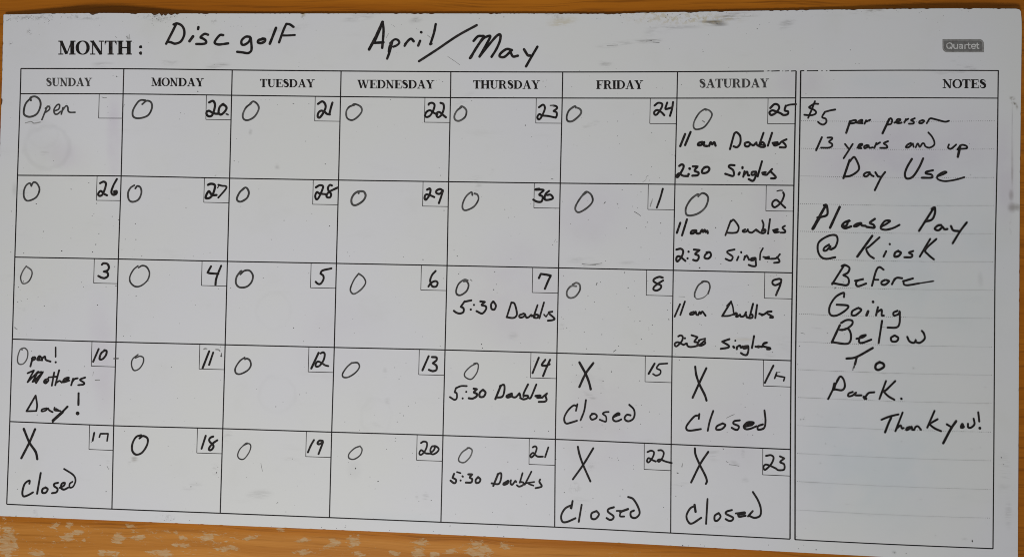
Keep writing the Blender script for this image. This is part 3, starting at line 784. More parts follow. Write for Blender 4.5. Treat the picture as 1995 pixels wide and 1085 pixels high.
# the small date boxes and the dates in them, row by row
DATES = {
 (0, 1): ((340, 175, 9.975), 45, '672,245 740,215 775,250 785,320 755,440 720,505 660,515 620,470 630,425 675,410 740,450 800,465 850,465; 950,275 880,330 855,420 870,470 910,480 970,430 1010,360 985,310 930,280; w32 g.07 1005,468 1040,485', BK),
 (0, 2): ((420, 170), 22, '995,162 1035,138 1062,160 1068,200 1040,260 1010,295 992,285 998,250 1025,228 1060,240 1080,258 1110,265; 1135,150 1120,200 1105,263', BK),
 (0, 3): ((820, 170), 21, '75,170 80,158 110,152 132,172 122,220 90,275 55,290 40,275 55,240 90,225 130,252 160,262; 190,152 218,165 222,210 200,268 168,292 152,275 155,250 180,242 215,270 243,293', BK),
 (0, 4): ((820, 170), 20, '1147,195 1185,170 1203,188 1200,225 1165,298 1142,312 1132,290 1150,262 1180,275 1235,280 1310,296; 1310,296 1320,275 1318,245 1288,232 | 1322,205 1315,185 1285,178; g.14 w14 1258,178 1290,176', BK),
 (0, 5): ((1190, 170), 21, '425,178 460,152 498,162 492,200 450,262 426,265 422,240 450,222 490,242 520,272; 548,150 530,205 540,212 590,198; 605,145 595,210 575,278', BK),
 (0, 6): ((1190, 170), 22, '1550,202 1590,165 1625,172 1635,205 1600,252 1558,270 1542,245 1570,225 1615,240 1648,252; 1700,180 1690,225 1722,235 1718,262 1680,270 1652,255; 1700,182 1740,170 1800,165 w18', BK),
 (1, 0): ((20, 340), 21, '872,85 905,70 928,85 922,130 895,195 866,208 853,190 878,160 910,188 940,203; 1035,45 1000,110 982,170 1000,198 1030,188 1032,162 1008,165; 1010,178 1020,180', BK),
 (1, 1): ((340, 345, 9.975), 46, '650,152 700,132 770,145 785,200 745,330 690,400 630,415 605,400 625,330 665,275 690,300 730,350 815,350; w36 850,150 920,170 985,175 1010,200 970,265 850,400; w22 852,180 838,210', BK),
 (1, 2): ((420, 340), 21, '975,125 1010,105 1042,112 1038,145 1000,228 977,240 968,205 985,172 1010,185 1078,193; 1130,108 1110,102 1092,128 1098,160 1122,190 1112,222 1085,222 1078,202 1105,168 1185,128', BK),
 (1, 3): ((820, 340), 21, '60,148 85,137 93,158 80,205 50,245 36,232 45,198 78,198 130,220; 212,155 185,142 152,157 150,180 182,188 215,155 | 195,220 175,278', BK),
 (1, 4): ((820, 340), 21, '1115,148 1192,152 1150,195 1182,215 1172,262 1130,265 1092,245; w26 1118,145 1150,142; 1245,160 1212,190 1202,238 1230,248 1282,232 1262,198 1225,200', BK),
 (1, 5): ((1190, 340), 20, '505,140 480,230 447,322; g.35 w7 405,240 385,290; g.38 w10 390,285 383,310', BK),
 (1, 6): ((1190, 340), 20, 'w11 1615,162 1640,155 1668,155; 1675,175 1683,205 1655,270 1600,317 1572,305 1572,270 1605,247 1640,272 1695,323', BK),
 (2, 0): ((20, 500), 21, '890,78 905,65 943,72 958,105 943,135 905,145 | 942,155 948,188 920,208 888,205 855,188', BK),
 (2, 1): ((340, 505, 9.975), 42, '708,140 640,262 | 700,275 850,285; 905,130 840,290 805,400 795,500', BK),
 (2, 2): ((420, 500), 20, '1125,115 1040,135 1018,165 | 1045,185 1048,220 1022,262 995,265 972,245', BK),
 (2, 3): ((820, 500), 20, '143,140 108,180 90,235 110,288 148,290 162,255 140,238 100,255 73,290', BK),
 (2, 4): ((820, 500), 22, '1147,208 1165,168 | 1215,175 1262,185 | 1235,240 1205,312', BK),
 (2, 5): ((1190, 500), 20, '505,205 470,197 425,215 415,238 445,260 488,282 480,312 445,330 415,320 420,295 455,265 508,232', BK),
 (2, 6): ((1190, 500), 20, '1655,222 1630,217 1578,232 1572,262 1600,278 1648,255 1658,228 | 1645,280 1625,330; g.03 1625,325 1605,375', BK),
 (3, 0): ((10, 660), 20, '908,100 855,222; 970,112 932,142 917,195 945,198 978,160 985,120 962,110', BK),
 (3, 1): ((340, 665, 9.975), 42, '672,195 545,520; 750,220 672,455 w40; g.42 w24 570,155 590,143 625,150; g.48 w20 800,160 850,165 880,190; w14 g.05 910,235 905,295; w24 g.08 900,285 912,292', BK),
 (3, 2): ((420, 660), 22, '1000,138 930,288; w19 1020,142 1045,132 1060,152 1050,205 1015,258 985,272 970,258 990,222 1030,235 1062,257 1095,266', BK),
 (3, 3): ((820, 660), 21, '75,170 15,306; 108,178 150,182 150,210 115,238 | 150,262 150,302 115,315 77,302', BK),
 (3, 4): ((820, 660), 21, '1145,185 1085,333; 1208,205 1175,255 1215,262 1250,248; 1255,205 1220,280 1187,362', BK),
 (3, 5): ((1190, 660), 21, '425,242 368,340; w16 550,240 470,246 | 445,285 482,308 478,342 440,358 410,342', BK),
 (3, 6): ((1190, 660), 20, '1580,262 1545,330 1497,428; w17 1612,330 1592,385; w16 1612,360 1690,375 | 1680,408; w5 g.15 1605,330 1645,325', BK),
 (4, 0): ((10, 820), 19, '865,117 850,192; 915,158 925,125 | 1000,125 | 990,195 w16; w6 g.2 845,200 835,208', BK),
 (4, 1): ((340, 835, 9.975), 40, '605,142 525,390; 750,155 700,175 672,215 690,265 745,310 755,360 720,410 680,420 668,390 700,335 760,275 830,228', BK),
 (4, 2): ((420, 820), 20, '955,187 925,240 897,305; 1040,195 1010,192 990,215 1005,228 1045,205 | 1020,270 1000,322', BK),
 (4, 3): ((760, 835, 9.975), 36, '600,280 650,252 710,270 715,340 680,430 620,500 580,508 568,470 600,420 640,440 690,480 760,488; 870,350 820,345 785,400 790,460 840,430 870,370 850,340 900,350 945,400 910,460 840,500 790,490', BK),
 (4, 4): ((820, 820), 18, '1087,257 1110,247 1125,268 1105,325 1072,355 1065,332 1092,312 1130,345 1185,348; 1238,258 1207,352', BK),
 (4, 5): ((1080, 840), 18, '905,203 940,190 968,207 955,255 917,303 900,290 915,262 950,280 985,295; 1010,187 1042,187 1063,212 1050,260 1020,297 1002,285 1030,275 1080,295 1140,310', BK),
 (4, 6): ((1300, 840), 19, '960,240 1008,234 1033,260 1010,320 952,375 934,350 955,325 1000,337 1060,365; 1095,245 1138,265 | 1097,300 1135,322 1135,372 1085,380 1060,368', BK),
}
def lerp(a, b, t): return (a[0] + (b[0] - a[0]) * t, a[1] + (b[1] - a[1]) * t)
for r in range(5):
    for c in range(7):
        tl, tr, bl, br = GRID[c][r + 1], GRID[c + 1][r + 1], GRID[c][r + 2], GRID[c + 1][r + 2]
        fx, fy = 0.768, 0.296
        a = lerp(tl, tr, fx); d = lerp(bl, br, fx)
        p1 = lerp(a, d, fy); p2 = lerp(tr, br, fy)
        k = Ink(0.00005)
        k.stroke([a, p1], 1.3, 0.02, False, wob=0.05, var=0.1)
        k.stroke([p1, p2], 1.2, 0.025, False, wob=0.05, var=0.1)
        bx = k.build('date_box', M_PRINT, board)
        if (r, c) in DATES:
            crop, w, txt, sh = DATES[(r, c)]
            write('date_number', bx, crop, w, txt, sh)

OPEN = [  # grey rings drawn in the open days
 ((20, 170), 18, '1282,165 1325,132 1368,148 1375,205 1335,275 1250,302 1195,285 1192,225 1235,150 1270,125 1312,128', GA),
 ((420, 170), 18, '345,157 295,198 265,262 272,308 315,320 378,285 418,215 408,168 368,138 335,160', GB),
 ((420, 170), 17, '1350,172 1300,190 1270,235 1277,298 1325,320 1378,290 1420,235 1408,188 1350,163 1320,182', GB),
 ((820, 170), 18, '395,192 350,228 325,280 335,318 375,326 428,290 443,235 425,202 395,185 378,200', GB),
 ((820, 170), 19, '1505,198 1495,185 1440,225 1417,285 1427,328 1475,328 1540,275 1558,238 1542,210 1505,195', GB),
 ((1190, 170), 16, '925,222 915,212 860,250 812,330 805,388 835,410 905,388 960,320 983,265 960,228 920,212', GB),
 ((20, 340), 17, '205,112 190,85 155,105 132,160 135,225 172,256 250,222 283,150 262,92 228,75 205,105', GA),
 ((20, 340), 18, '1215,135 1235,112 1265,128 1273,180 1245,243 1190,266 1152,245 1144,180 1168,130 1205,105', GA),
 ((420, 340), 19, '275,137 235,172 207,230 217,258 250,263 303,230 323,180 308,138 285,128 252,155', GA),
 ((420, 340), 20, '1390,182 1385,165 1345,192 1320,240 1327,288 1365,298 1428,260 1457,210 1440,168 1395,163', GB),
 ((820, 340), 17, '500,200 490,172 440,212 407,280 407,333 440,348 515,312 558,245 550,198 520,185', GB),
 ((820, 340), 18, '1605,178 1560,215 1507,300 1503,348 1540,367 1620,320 1668,260 1655,198 1610,168 1575,195', GB),
 ((1190, 340), 19, '850,212 845,192 780,240 732,320 732,383 770,400 850,378 918,320 946,240 930,198 890,182 850,208', GB),
 ((20, 500), 13, '155,92 122,140 100,200 112,252 140,263 183,235 210,175 203,132 160,98', GC),
 ((20, 500), 15, '1240,90 1195,130 1162,195 1167,250 1212,290 1270,283 1332,230 1352,160 1325,102 1282,88 1245,108', GA),
 ((420, 500), 18, '240,172 280,138 330,137 362,185 348,248 300,293 232,298 198,260 203,200 238,147 250,140', GA),
 ((420, 500), 15, '1390,165 1345,225 1310,310 1322,353 1355,360 1418,315 1457,255 1438,202 1395,168', GB),
 ((820, 500), 17, '455,232 420,225 367,265 342,330 352,368 390,373 443,335 463,280 445,242 415,240', GB),
 ((820, 500), 17, '1475,272 1510,255 1543,275 1543,330 1500,388 1450,402 1420,378 1422,330 1460,287 1510,288', GC),
 ((1190, 500), 16, '895,247 850,280 817,350 815,390; g.16 w9 815,390 840,412 900,398 945,360; 945,360 963,300 950,252 912,240 885,245', GB),
 ((10, 660), 13, '1290,155 1237,200 1228,260 1252,308 1300,293 1338,240 1343,188 1310,170 1265,187', GA),
 ((420, 660), 16, '282,183 235,217 192,285 197,333 240,343 310,308 342,260 333,212 305,193 285,200', GA),
 ((420, 660), 15, '1320,237 1275,277 1234,340 1242,373 1290,373 1358,330 1397,275 1378,234 1320,236', GA),
 ((820, 660), 13, '545,237 480,272 427,330 432,373 490,393 543,330 558,262 543,238 515,242', GB),
 ((10, 820), 20, '1305,170 1340,147 1383,172 1378,235 1330,308 1272,328 1235,290 1237,220 1272,157 1320,140', 0.012),
 ((420, 820), 12, '300,225 262,247 230,285 214,335 232,368 275,370 323,310 342,250 325,222 285,228; w9 265,240 300,215 330,225', GB),
 ((420, 820), 13, '1400,247 1350,267 1297,320 1297,363 1345,373 1403,335 1423,280 1402,245', GB),
 ((820, 820), 14, '455,267 400,307 367,365 377,398 425,403 478,350 498,290 475,265 450,264', GC),
]
for crop, w, txt, sh in OPEN:
    write('open_mark', board, crop, w, txt, sh, var=0.5, wob=0.16)
CLOSED = [
 ((820, 660), 23, '1540,230 1600,340 1632,420 1650,490; 1675,237 1600,340 1540,468'),
 ((1190, 660), 22, '820,272 830,350 860,440 912,545 930,600; 928,287 860,430 795,573'),
 ((10, 820), 23, '180,78 235,210 295,300 312,372; 290,82 235,210 157,362'),
 ((1080, 840), 20, '228,152 245,230 280,330 350,488; 378,167 285,320 180,468'),
 ((1300, 840), 21, '268,168 275,230 315,325 368,430 385,485 375,512; 398,202 320,320 232,498'),
]
for crop, w, txt in CLOSED:
    write('closed_mark', board, crop, w, txt, BK)

NOTES = [
 ('event_note', 'grey handwritten word reading Open', (20, 170), 14, '''w17 200,128 195,102 240,90 283,120 293,180 258,258 190,288 137,268 132,220 152,155 205,100; 360,185 335,245 307,315; 340,205 375,185 380,215 345,243;
   425,232 470,212 478,172 455,172 425,215 430,255 455,262 490,235; 512,198 495,262; 500,235 540,182 558,195 562,230 580,244 628,244; w7 g.3 145,348 200,335 230,350 290,340''', GA),
 ('event_note', 'handwritten words reading Open with an exclamation mark', (10, 660), 17, '''w11 g.11 165,108 148,102 125,160 120,220 140,248 180,240 213,190 218,125 192,92 160,95; 268,180 245,268; 258,192 285,178 292,195 262,212; 312,200 345,178 328,170 312,205 345,207; 358,185 358,210; 358,195 385,172 395,205 440,222; w14 490,85 490,175; w18 490,228 491,229''', BK),
 ('event_note', 'handwritten word reading Mothers', (10, 660), 22, '''@30,705,6.769 w22 160,150 245,112 | 160,268; w22 165,263 300,127 | 225,263; w22 235,260 365,132 | 272,280; w24 300,140 350,145 262,262; w22 430,222 387,240 377,268 400,283 433,250 430,227; w24 402,255 408,258; w22 510,142 480,313; w20 437,205 545,195; w22 575,112 525,308; w22 545,272 580,252 612,273; w22 617,270 700,222 698,207 642,227 632,268 710,247; w26 650,240 680,228; w22 760,222 735,308; w22 745,270 780,227 820,217; w22 918,207 852,235 903,275 898,298 827,307''', BK),
 ('event_note', 'handwritten word reading Day with an exclamation mark', (10, 660), 21, '''@30,705,6.769 w24 265,447 148,648; w21 267,447 285,570 275,648 | 145,652; w21 410,612 352,627 347,653 395,643 430,612 | 447,640 490,663; w21 515,605 517,638 590,648; w28 535,625 560,640; w26 685,592 600,680; w36 620,662 495,775; w20 500,780 490,803; w25 832,415 830,568; w44 818,679 820,681''', BK),
 ('event_note', 'handwritten words reading 11 am Doubles', (1190, 170), 21, '''w21 722,455 675,572; w21  775,435 722,562; w21  888,532 855,542 847,562 875,563 908,532 | 905,565 935,572; w21  955,570 970,535 985,555 1005,535 1018,568;
   @1400,245,6.769 w26 205,108 150,308; w26 210,100 240,88 285,140 285,230 245,283 198,273; w26 385,217 347,232 352,268 390,273 418,240 395,217; w26 418,242 440,252 462,258 500,218 | 500,240 515,262; w26 592,95 540,245; w26 515,258 560,280 610,275 600,235 570,218 540,255; w18 560,250 590,255; w26 705,95 650,263; w26 712,228 780,218 765,235 722,248 | 745,262 800,243 | 835,207 895,180; w26 838,207 880,250 880,285 808,285''', BK),
 ('event_note', 'handwritten words reading 2:30 Singles', (1190, 170), 20, '''w20 665,765 690,750 708,765 695,805 650,873 638,860 665,838 700,860 750,863; 765,790 767,792 w24; 755,845 757,846 w22; w20  797,770 845,770 | 815,810 852,830 843,855 792,860; w20  918,775 890,802 890,833 935,828 958,795 940,774 905,782;
   @1400,245,6.769 w26 210,522 150,520 137,545 193,590 193,662 88,635; w30 315,548 315,560; w30 277,620 265,643; w26 342,602 325,673; w26 335,650 375,607 387,653 405,655; w26 493,607 442,612 437,648 475,643 500,612 | 480,690 450,728 397,705; w26 572,470 515,668; w26 575,622 625,612 | 582,637 630,648 650,632 705,572; w26 682,600 752,672 740,693 692,695''', BK),
 ('event_note', 'handwritten words reading 11 am Doubles', (1190, 340), 20, '''w20 675,470 642,567; w20  740,437 692,592; w20  820,542 787,550 777,573 805,570 832,542 | 832,570 855,575; w20  867,570 887,538 897,560 912,537 922,560 937,547 942,570;
   @1400,415,6.769 w23 160,103 90,293; w23 165,112 200,92 263,180 248,248 200,263 120,262; w23 350,217 317,235 327,250 365,245 385,217; w23 385,225 400,250 435,260 465,242 495,217 | 510,240; w23 575,100 592,150 585,215; w23 510,228 540,255 580,268 613,255 618,222 580,217 570,245; w16 590,240 600,235; w23 678,82 652,273; w23 718,228 780,212 768,230 722,240 | 745,260 795,250; w23 875,170 842,195 878,235 873,257 817,260''', BK),
 ('event_note', 'handwritten words reading 2:30 Singles', (1190, 340), 19, '''w19 637,730 680,722 703,745 690,795 652,843 637,835 642,802 670,797 725,840; w20 755,750 756,751; w20 745,815 746,816; w19  807,730 863,735 | 820,772 850,787 853,815 833,838 800,830; w19  945,757 917,782 912,810 945,818 973,790 963,757 930,757;
   @1400,415,6.769 w23 210,482 127,500 117,525 183,575 173,618 145,628 92,605; w24 297,515 299,522; w23 262,577 242,623; w23 345,572 335,618; w23 340,600 370,562 393,600 402,618; w23 480,592 432,600 427,625 468,620 490,592 | 490,640 490,698 440,700 397,685; w20 585,465 552,530 545,618; w23 590,580 645,590 | 612,597 670,602; w23 640,582 665,578; w23 690,605 760,597 808,545; w23 770,582 798,620 798,648 732,658''', BK),
 ('event_note', 'handwritten words reading 11 am Doubles', (1190, 500), 20, '''@1300,580,6.769 w23 168,87 98,248; w23 232,52 172,228; w23 350,187 307,202 302,223 345,218 375,183 | 385,223 410,228; w23 410,225 425,187 440,213 460,183 480,203 505,238;
   @1390,580,6.769 w25 232,52 115,243; w20 178,108 232,52 | 255,120 265,190 270,220; w20 270,218 200,240 122,243; w25 272,222 295,203 310,217 297,248 320,248 350,222 | 360,248 400,243 430,192; w25 425,215 440,258; w25 522,82 490,205; w25 440,258 480,270 513,260 513,228 487,222 475,252; w25 575,97 552,268; w25 605,212 640,222 660,225 | 630,235 667,220 700,197; w25 765,182 712,187 712,210 785,253 785,262 747,262''', BK),
 ('event_note', 'handwritten words reading 2:30 Singles', (1190, 500), 20, '''@1300,580,6.769 w23 145,510 175,497 203,515 193,570 130,638 102,632 102,602 140,587 190,610 215,623; w26 232,534 233,536; w24 240,608 242,610; w23 320,495 400,520 | 357,580 400,590 395,622; w23 215,622 258,602 | 270,638 320,650 420,625 498,562; w23 430,560 402,608 440,633 500,603 490,572; w20 415,560 500,540;
   @1390,580,6.769 w25 210,547 112,580 | 198,630 193,658 97,675; w22 287,567 289,567; w28 262,645 272,658; w25 308,652 308,678; w25 325,640 350,632 362,660 385,642; w25 450,637 402,645 397,668 440,663 460,637 | 460,700 440,753 400,753 362,730; w25 535,507 508,663; w25 555,645 610,657 | 585,640 640,650; w25 640,648 665,602 710,592 | 662,612 655,640 748,665 743,680 707,680''', BK),
 ('event_note', 'handwritten words reading 5:30 Doubles', (820, 500), 18, '''w17 430,437 490,425; w18  425,435 387,488 | 413,502 413,538 380,553 345,545 320,527; w18 515,469 516,470; w20 484,514 485,515; w18  577,435 623,440 | 590,470 628,482 633,510 595,553 540,530; w18  700,437 682,465 687,508 715,513 728,475 705,437;
   @960,570,6.769 w23 245,132 185,323; w23 245,132 288,150 318,270 303,318 260,336 182,325; w23 400,282 352,300 357,328 400,323 428,292 402,277; w23 430,300 445,333 480,320 505,292 | 512,312; w23 590,167 545,300; w23 530,302 545,330 588,333 598,297 560,292 550,320; w23 675,132 615,338; w18 675,290 703,318 720,290; w23 785,252 737,270 813,340 790,363 727,371''', BK),
 ('event_note', 'handwritten words reading 5:30 Doubles', (820, 660), 19, '''w16 445,460 390,460 340,480 | 328,520 | 348,532 348,578 325,593 282,567; w18 440,516 441,516; w18 405,579 406,580; w19  512,485 545,490 | 515,520 545,537 537,563 500,582 465,578; w19  600,497 572,525 572,563 608,563 628,525 605,497;
   @940,720,6.769 w28 240,215 170,388; w24 230,218 283,203 288,280 260,358 180,370; w26 372,322 317,350 332,368 383,350 385,318; w24 385,340 400,363 440,363 488,312 | 500,360; w24 600,197 545,310 540,358; w24 497,375 540,393 588,380 598,347 552,345; w24 710,197 640,365 615,378; w28 700,350 765,342 | 722,370 790,368; w24 790,366 853,312 | 832,350 845,398 820,423 742,427''', BK),
 ('event_note', 'handwritten words reading 5:30 Doubles', (820, 820), 18, '''w14 350,497 385,508; w18  322,515 307,553 | 340,572 338,598 320,605 287,580; w16 403,538 408,543; w18 385,579 386,580; w18  460,520 500,520 | 475,550 498,567 488,598 437,600; w18  555,547 532,575 537,603 565,598 578,570 557,547;
   @930,890,6.769 w26 272,230 210,383; w22 265,230 310,217 313,280 280,358 187,350; w30 400,322 347,355 352,367 395,350 408,322; w22 442,310 437,350 460,368 500,317 | 512,332; w22 595,217 560,340; w22 520,375 550,393 598,375 608,342 562,330; w22 712,197 625,368; w19 650,347 750,332; w19 680,360 740,380; w22 827,300 818,330 848,380 838,398 767,414''', BK),
 ('closed_note', 'handwritten word reading Closed', (1080, 740, 9.975), 36, '447,475 420,600; 435,510 370,500 270,590 200,710 195,800 235,850 330,830 440,795; 613,395 580,600 510,785; 755,660 700,700 705,750 740,775 810,745 825,700 790,665 730,660; w32 1055,625 985,630 940,660 1000,710 1010,780 990,815 880,775; w42 1160,720 1260,670 | w36 1275,665 1230,650 1150,710 1140,770 1180,805 1240,800 1300,770; w50 1190,690 1260,675; 1480,690 1410,680 1365,740 1390,790 1450,805 1530,760 1560,670 1540,570 1455,485', BK),
 ('closed_note', 'handwritten word reading Closed', (1190, 660), 19, '855,778 860,732; 855,745 810,757 742,838 735,878 770,893 875,878; 995,702 962,800 942,893; 1088,822 1032,850 1027,883 1078,878 1113,840 1085,822; 1253,793 1202,800 1192,825 1243,850 1233,883 1205,882 1175,865; w22 1300,855 1370,840 | w19 1388,815 1330,812 1292,850 1310,878 1355,875 1415,850; w26 1320,838 1370,825; 1478,832 1432,850 1432,883 1488,868 1503,800 1493,697', BK),
 ('closed_note', 'handwritten word reading Closed', (10, 820), 19, '235,610 235,580 190,612 167,690 177,733 220,723 270,695; 345,507 325,620 310,708; 393,647 362,665 362,698 393,698 413,665 390,647; 513,602 477,612 477,635 508,660 498,693 455,703; 530,650 570,630 578,602 550,612 542,650 570,668 610,650; 653,592 627,612 627,648 660,638 683,580 660,525 572,467 w16', BK),
 ('closed_note', 'handwritten word reading Closed', (1080, 840), 19, '177,680 165,750; w26 165,725 162,745; 170,718 105,752 67,820 77,878 120,883 205,847; 265,717 237,880; 408,777 362,800 362,848 400,853 433,810 410,777; 578,740 527,757 522,785 573,825 568,853 540,863 507,845; w15 605,775 650,775; w22 640,785 715,758; w17 660,775 640,800 640,828 678,830; 773,772 742,790 747,833 790,843 828,800 810,730 765,660 717,640', BK),
 ('closed_note', 'handwritten word reading Closed', (1300, 840), 19, 'w23 265,717 275,783; 268,727 222,752 187,820 202,878 240,898 330,842; 391,660 377,900; 498,797 462,822 462,868 490,868 518,830 500,797; 628,767 577,782 572,805 638,840 628,868 600,872 567,855; w16 665,800 700,795; w30 690,805 750,795; w20 690,815 700,832 760,822; 785,828 830,778; 800,825 850,843 903,820 908,750 880,670 832,592', BK),
 ('payment_note', 'handwritten words reading $5 per person', (1540, 170), 18, '''270,162 230,162 192,185 182,198 220,215 246,235 243,258 200,273 135,268; 238,137 205,220 172,298; 435,217 390,225 335,240 | 308,290 343,307 348,340 320,363 290,355 268,337;
   580,330 542,443 w22; 575,335 612,322 637,322 628,345 582,353; 640,345 690,337 698,318 675,322 650,345 700,350; 720,355 735,322; 735,335 775,317; 960,310 895,448 w22; 948,340 970,302 988,320 978,355 942,365; 1010,345 1060,327 1068,312 1040,312 1027,340 1050,350 1080,345; 1107,345 1122,310; 1115,325 1145,307; 1208,302 1172,320 1198,335 1193,353 1152,355; 1285,322 1257,330 1252,348 1280,348 1300,327 1280,320; 1325,350 1350,307 | 1370,303 1420,315 1500,335 1540,327''', BK),
 ('payment_note', 'handwritten words reading 13 years and up', (1540, 170), 18, '''305,487 250,612 w20; 360,490 403,490 403,505 375,530 403,550 403,573 370,588 297,588; 530,552 565,597; 605,552 575,600 517,690; 650,588 690,567 698,552 670,557 657,588 690,593; 745,562 717,575 722,593 750,580 760,562 | 767,588 800,585; 815,590 835,542; 830,560 870,537; 948,525 907,545 933,565 938,588 872,590;
   1170,542 1137,560 1122,583 1150,583 1190,547 | 1197,580; 1217,585 1237,547 1257,580 1282,547 1300,550 1312,575 1350,588 1393,565 1398,530 1375,480 1340,440 w17; 1540,557 1532,588 1560,598 1600,567 1610,557; 1650,570 1627,675 w25; 1622,605 1660,562 1708,570 1713,593 1640,600''', BK),
 ('payment_note', 'handwritten words reading Day Use', (1540, 170), 20, '''575,708 515,883 w23; 578,720 600,692 625,682 663,760 658,810 590,858 525,870; 770,827 732,832 712,855 737,868 775,837 | 787,855 808,865; 825,827 850,865 872,870; 920,825 880,880 820,1000; 1180,697 1132,780 1112,848 1132,888 1190,868 1250,780 1290,692 w21; 1385,807 1322,822 1317,838 1370,850 1373,878 1277,880; 1425,868 1480,848 1518,827 1490,822 1432,858 1432,893 1500,913 1600,900 1690,875 w17''', BK),
 ('payment_note', 'handwritten words reading Please Pay', (1540, 370), 22, '''345,147 215,378 w26; 280,270 220,375 w30; 325,150 352,152 358,238 302,263 262,270; 478,167 385,368 w25; 500,353 545,345 558,312 578,297 525,317 502,350 530,373 590,355; 680,322 642,332 617,353 650,350 690,322 | 692,345 730,350; 820,282 772,320 808,340 813,368 740,360; 882,358 930,332 968,302 920,302 882,350 882,378 930,388 1000,370 1060,340 w20;
   1395,172 1250,398; 1372,185 1403,172 1403,230 1375,288 1307,308; 1465,342 1432,347 1402,378 1440,393 1478,357 | 1497,383 1525,380; 1560,352 1582,393 1632,400; 1713,317 1650,400 1577,518''', BK),
 ('payment_note', 'handwritten words reading @ Kiosk', (1540, 370), 20, '''375,532 332,560 322,588 350,588 390,545 | 385,578 430,560; 395,580 435,555 458,490 440,442 370,447 282,502 264,570 287,640 342,670 435,655; 795,447 650,648 w24; 865,462 770,547 737,575 765,633 810,665; 930,597 905,648; 964,526 966,528; 1048,592 1017,612 1012,648 1050,643 1073,612 1045,594 w22; 1193,594 1152,610 1183,630 1173,653 1107,655; 1358,477 1257,648; 1418,477 1312,580 1340,630 1393,675''', BK),
 ('payment_note', 'handwritten word reading Before', (1540, 500), 20, '''520,87 405,268; 497,92 530,82 573,110 558,155 512,180 | 558,205 568,250 545,278 480,270 407,257; 627,235 675,227 713,217 650,235 637,268 660,288 735,262; 905,127 865,102 832,140 792,283; 815,225 855,225 w17; 918,227 887,245 887,268 920,273 958,240 930,227; 987,268 1012,217; 1000,240 1032,207 1085,210; 1095,240 1190,212; 1102,235 1102,268 1140,278 1250,260 w18; 1240,262 1390,238 w13''', BK),
 ('payment_note', 'handwritten word reading Going', (1540, 500), 20, '520,393 517,352 442,390 387,470 377,538 402,573 460,568 540,518 558,477 450,467; 650,502 602,530 597,568 635,568 688,520 660,498; 755,532 740,568 w26; 802,439 803,441 w26; 850,492 832,570; 842,540 885,517 887,570 907,573; 1040,527 1002,545 1007,573 1050,558 1063,530 | 1060,645 1030,688 945,690', BK),
 ('payment_note', 'handwritten word reading Below', (1540, 500), 20, '480,667 402,833 w23; 492,645 545,617 598,622 598,660 542,703 482,713; 500,715 560,702 588,760 578,828 530,848 402,830; 642,798 700,785 733,762 680,777 667,828 700,838 785,807; 890,625 857,840; 1010,767 977,790 987,823 1030,823 1048,790 1015,767; 1135,780 1157,823 1200,838 1222,805 1215,825 1255,838 1303,800 1298,750 1277,722', BK),
 ('payment_note', 'handwritten word reading To', (1540, 680), 22, '545,93 640,78 800,-10; 645,80 627,148; w8 g.06 618,160 615,170; w9 g.05 612,178 608,190; w8 g.1 608,198 606,206; w12 g.12 622,160 620,180; 868,127 832,150 827,188 857,203 908,172 898,140 858,130 w24', BK),
 ('payment_note', 'handwritten word reading Park.', (1540, 680), 20, '470,285 430,360 367,485; 430,340 420,390 w32; 452,310 485,267 518,300 528,365 500,400 432,392; 605,417 567,432 562,458 600,453 638,422 | 628,448 690,450; 720,485 712,462; 725,470 760,428 815,420; w24 712,468 735,482; 928,312 865,485; 1018,312 930,398 907,410 950,458 1010,493; 1077,482 1079,484 w22', BK),
 ('payment_note', 'handwritten words reading Thank you!', (1540, 680), 20, '''885,687 960,657 1050,635; 978,667 950,730 920,808 w23; 1090,617 1020,798; 1035,770 1070,742 1082,770 1100,768; 1160,757 1132,767 1127,788 1165,770 1177,752 | 1185,785; 1200,787 1217,757 1240,752 1267,783; 1400,602 1330,763; 1430,682 1360,722 1347,727 1400,770 1463,798; 1520,732 1560,757; 1610,702 1560,775 1485,915 w24; w32 1670,735 1662,760 1678,755; 1725,727 1727,760 1755,763 1788,730 1780,677; w20 1825,615 1835,703; w28 1840,769 1841,770''', BK),
]
for name, label, crop, w, txt, sh in NOTES:
    write(name, board, crop, w, txt, sh, label, bold=1.10 if name == 'event_note' else 1.03)

# ------------------------------------------------------------------ specks, crumbs of ink and hairline scratches
SPK = Ink(0.00006)
def specks(crop, txt, k=4.9875):
    for t in txt.split():
        q = [float(a) for a in t.split(',')]
        r = (q[2] if len(q) > 2 else 6) / k
        SPK.dot((crop[0] + q[0] / k, crop[1] + q[1] / k), r * 0.52, 0.07 if r > 1.5 else 0.14, 7, random.uniform(0.6, 1.1))
specks((0, 0), '290,295,8 285,318,5 460,175,7 425,145,5 275,305,5 1130,742,9 1098,735,5 1145,745,5 105,425,8 1920,885,5 968,245,5 740,215,4 940,195,5 1780,185,5 1700,150,6 1560,210,4 1490,245,4 380,335,4 80,195,5 60,545,4')
specks((300, 20), '745,158,4 773,155,4 815,152,4 850,155,5 990,158,5 585,530,6 430,792,5 420,130,4 1575,195,5 835,68,5 75,85,6 120,75,5 25,80,6 1350,907,7 1505,908,6 1120,870,4 1040,868,5 1085,868,4 1360,1000,4 690,795,4 200,60,5 500,50,6')
specks((680, 20), '910,695,8 875,675,5 850,682,5 1885,690,7 430,150,6 440,160,5 415,140,5 510,140,4 645,105,5 655,180,4 670,190,4 1270,82,7 1505,65,8 1420,55,5 370,240,5 365,260,5 385,225,4 640,630,4 400,870,5 1475,350,5 930,407,4 85,85,5 1190,882,5')
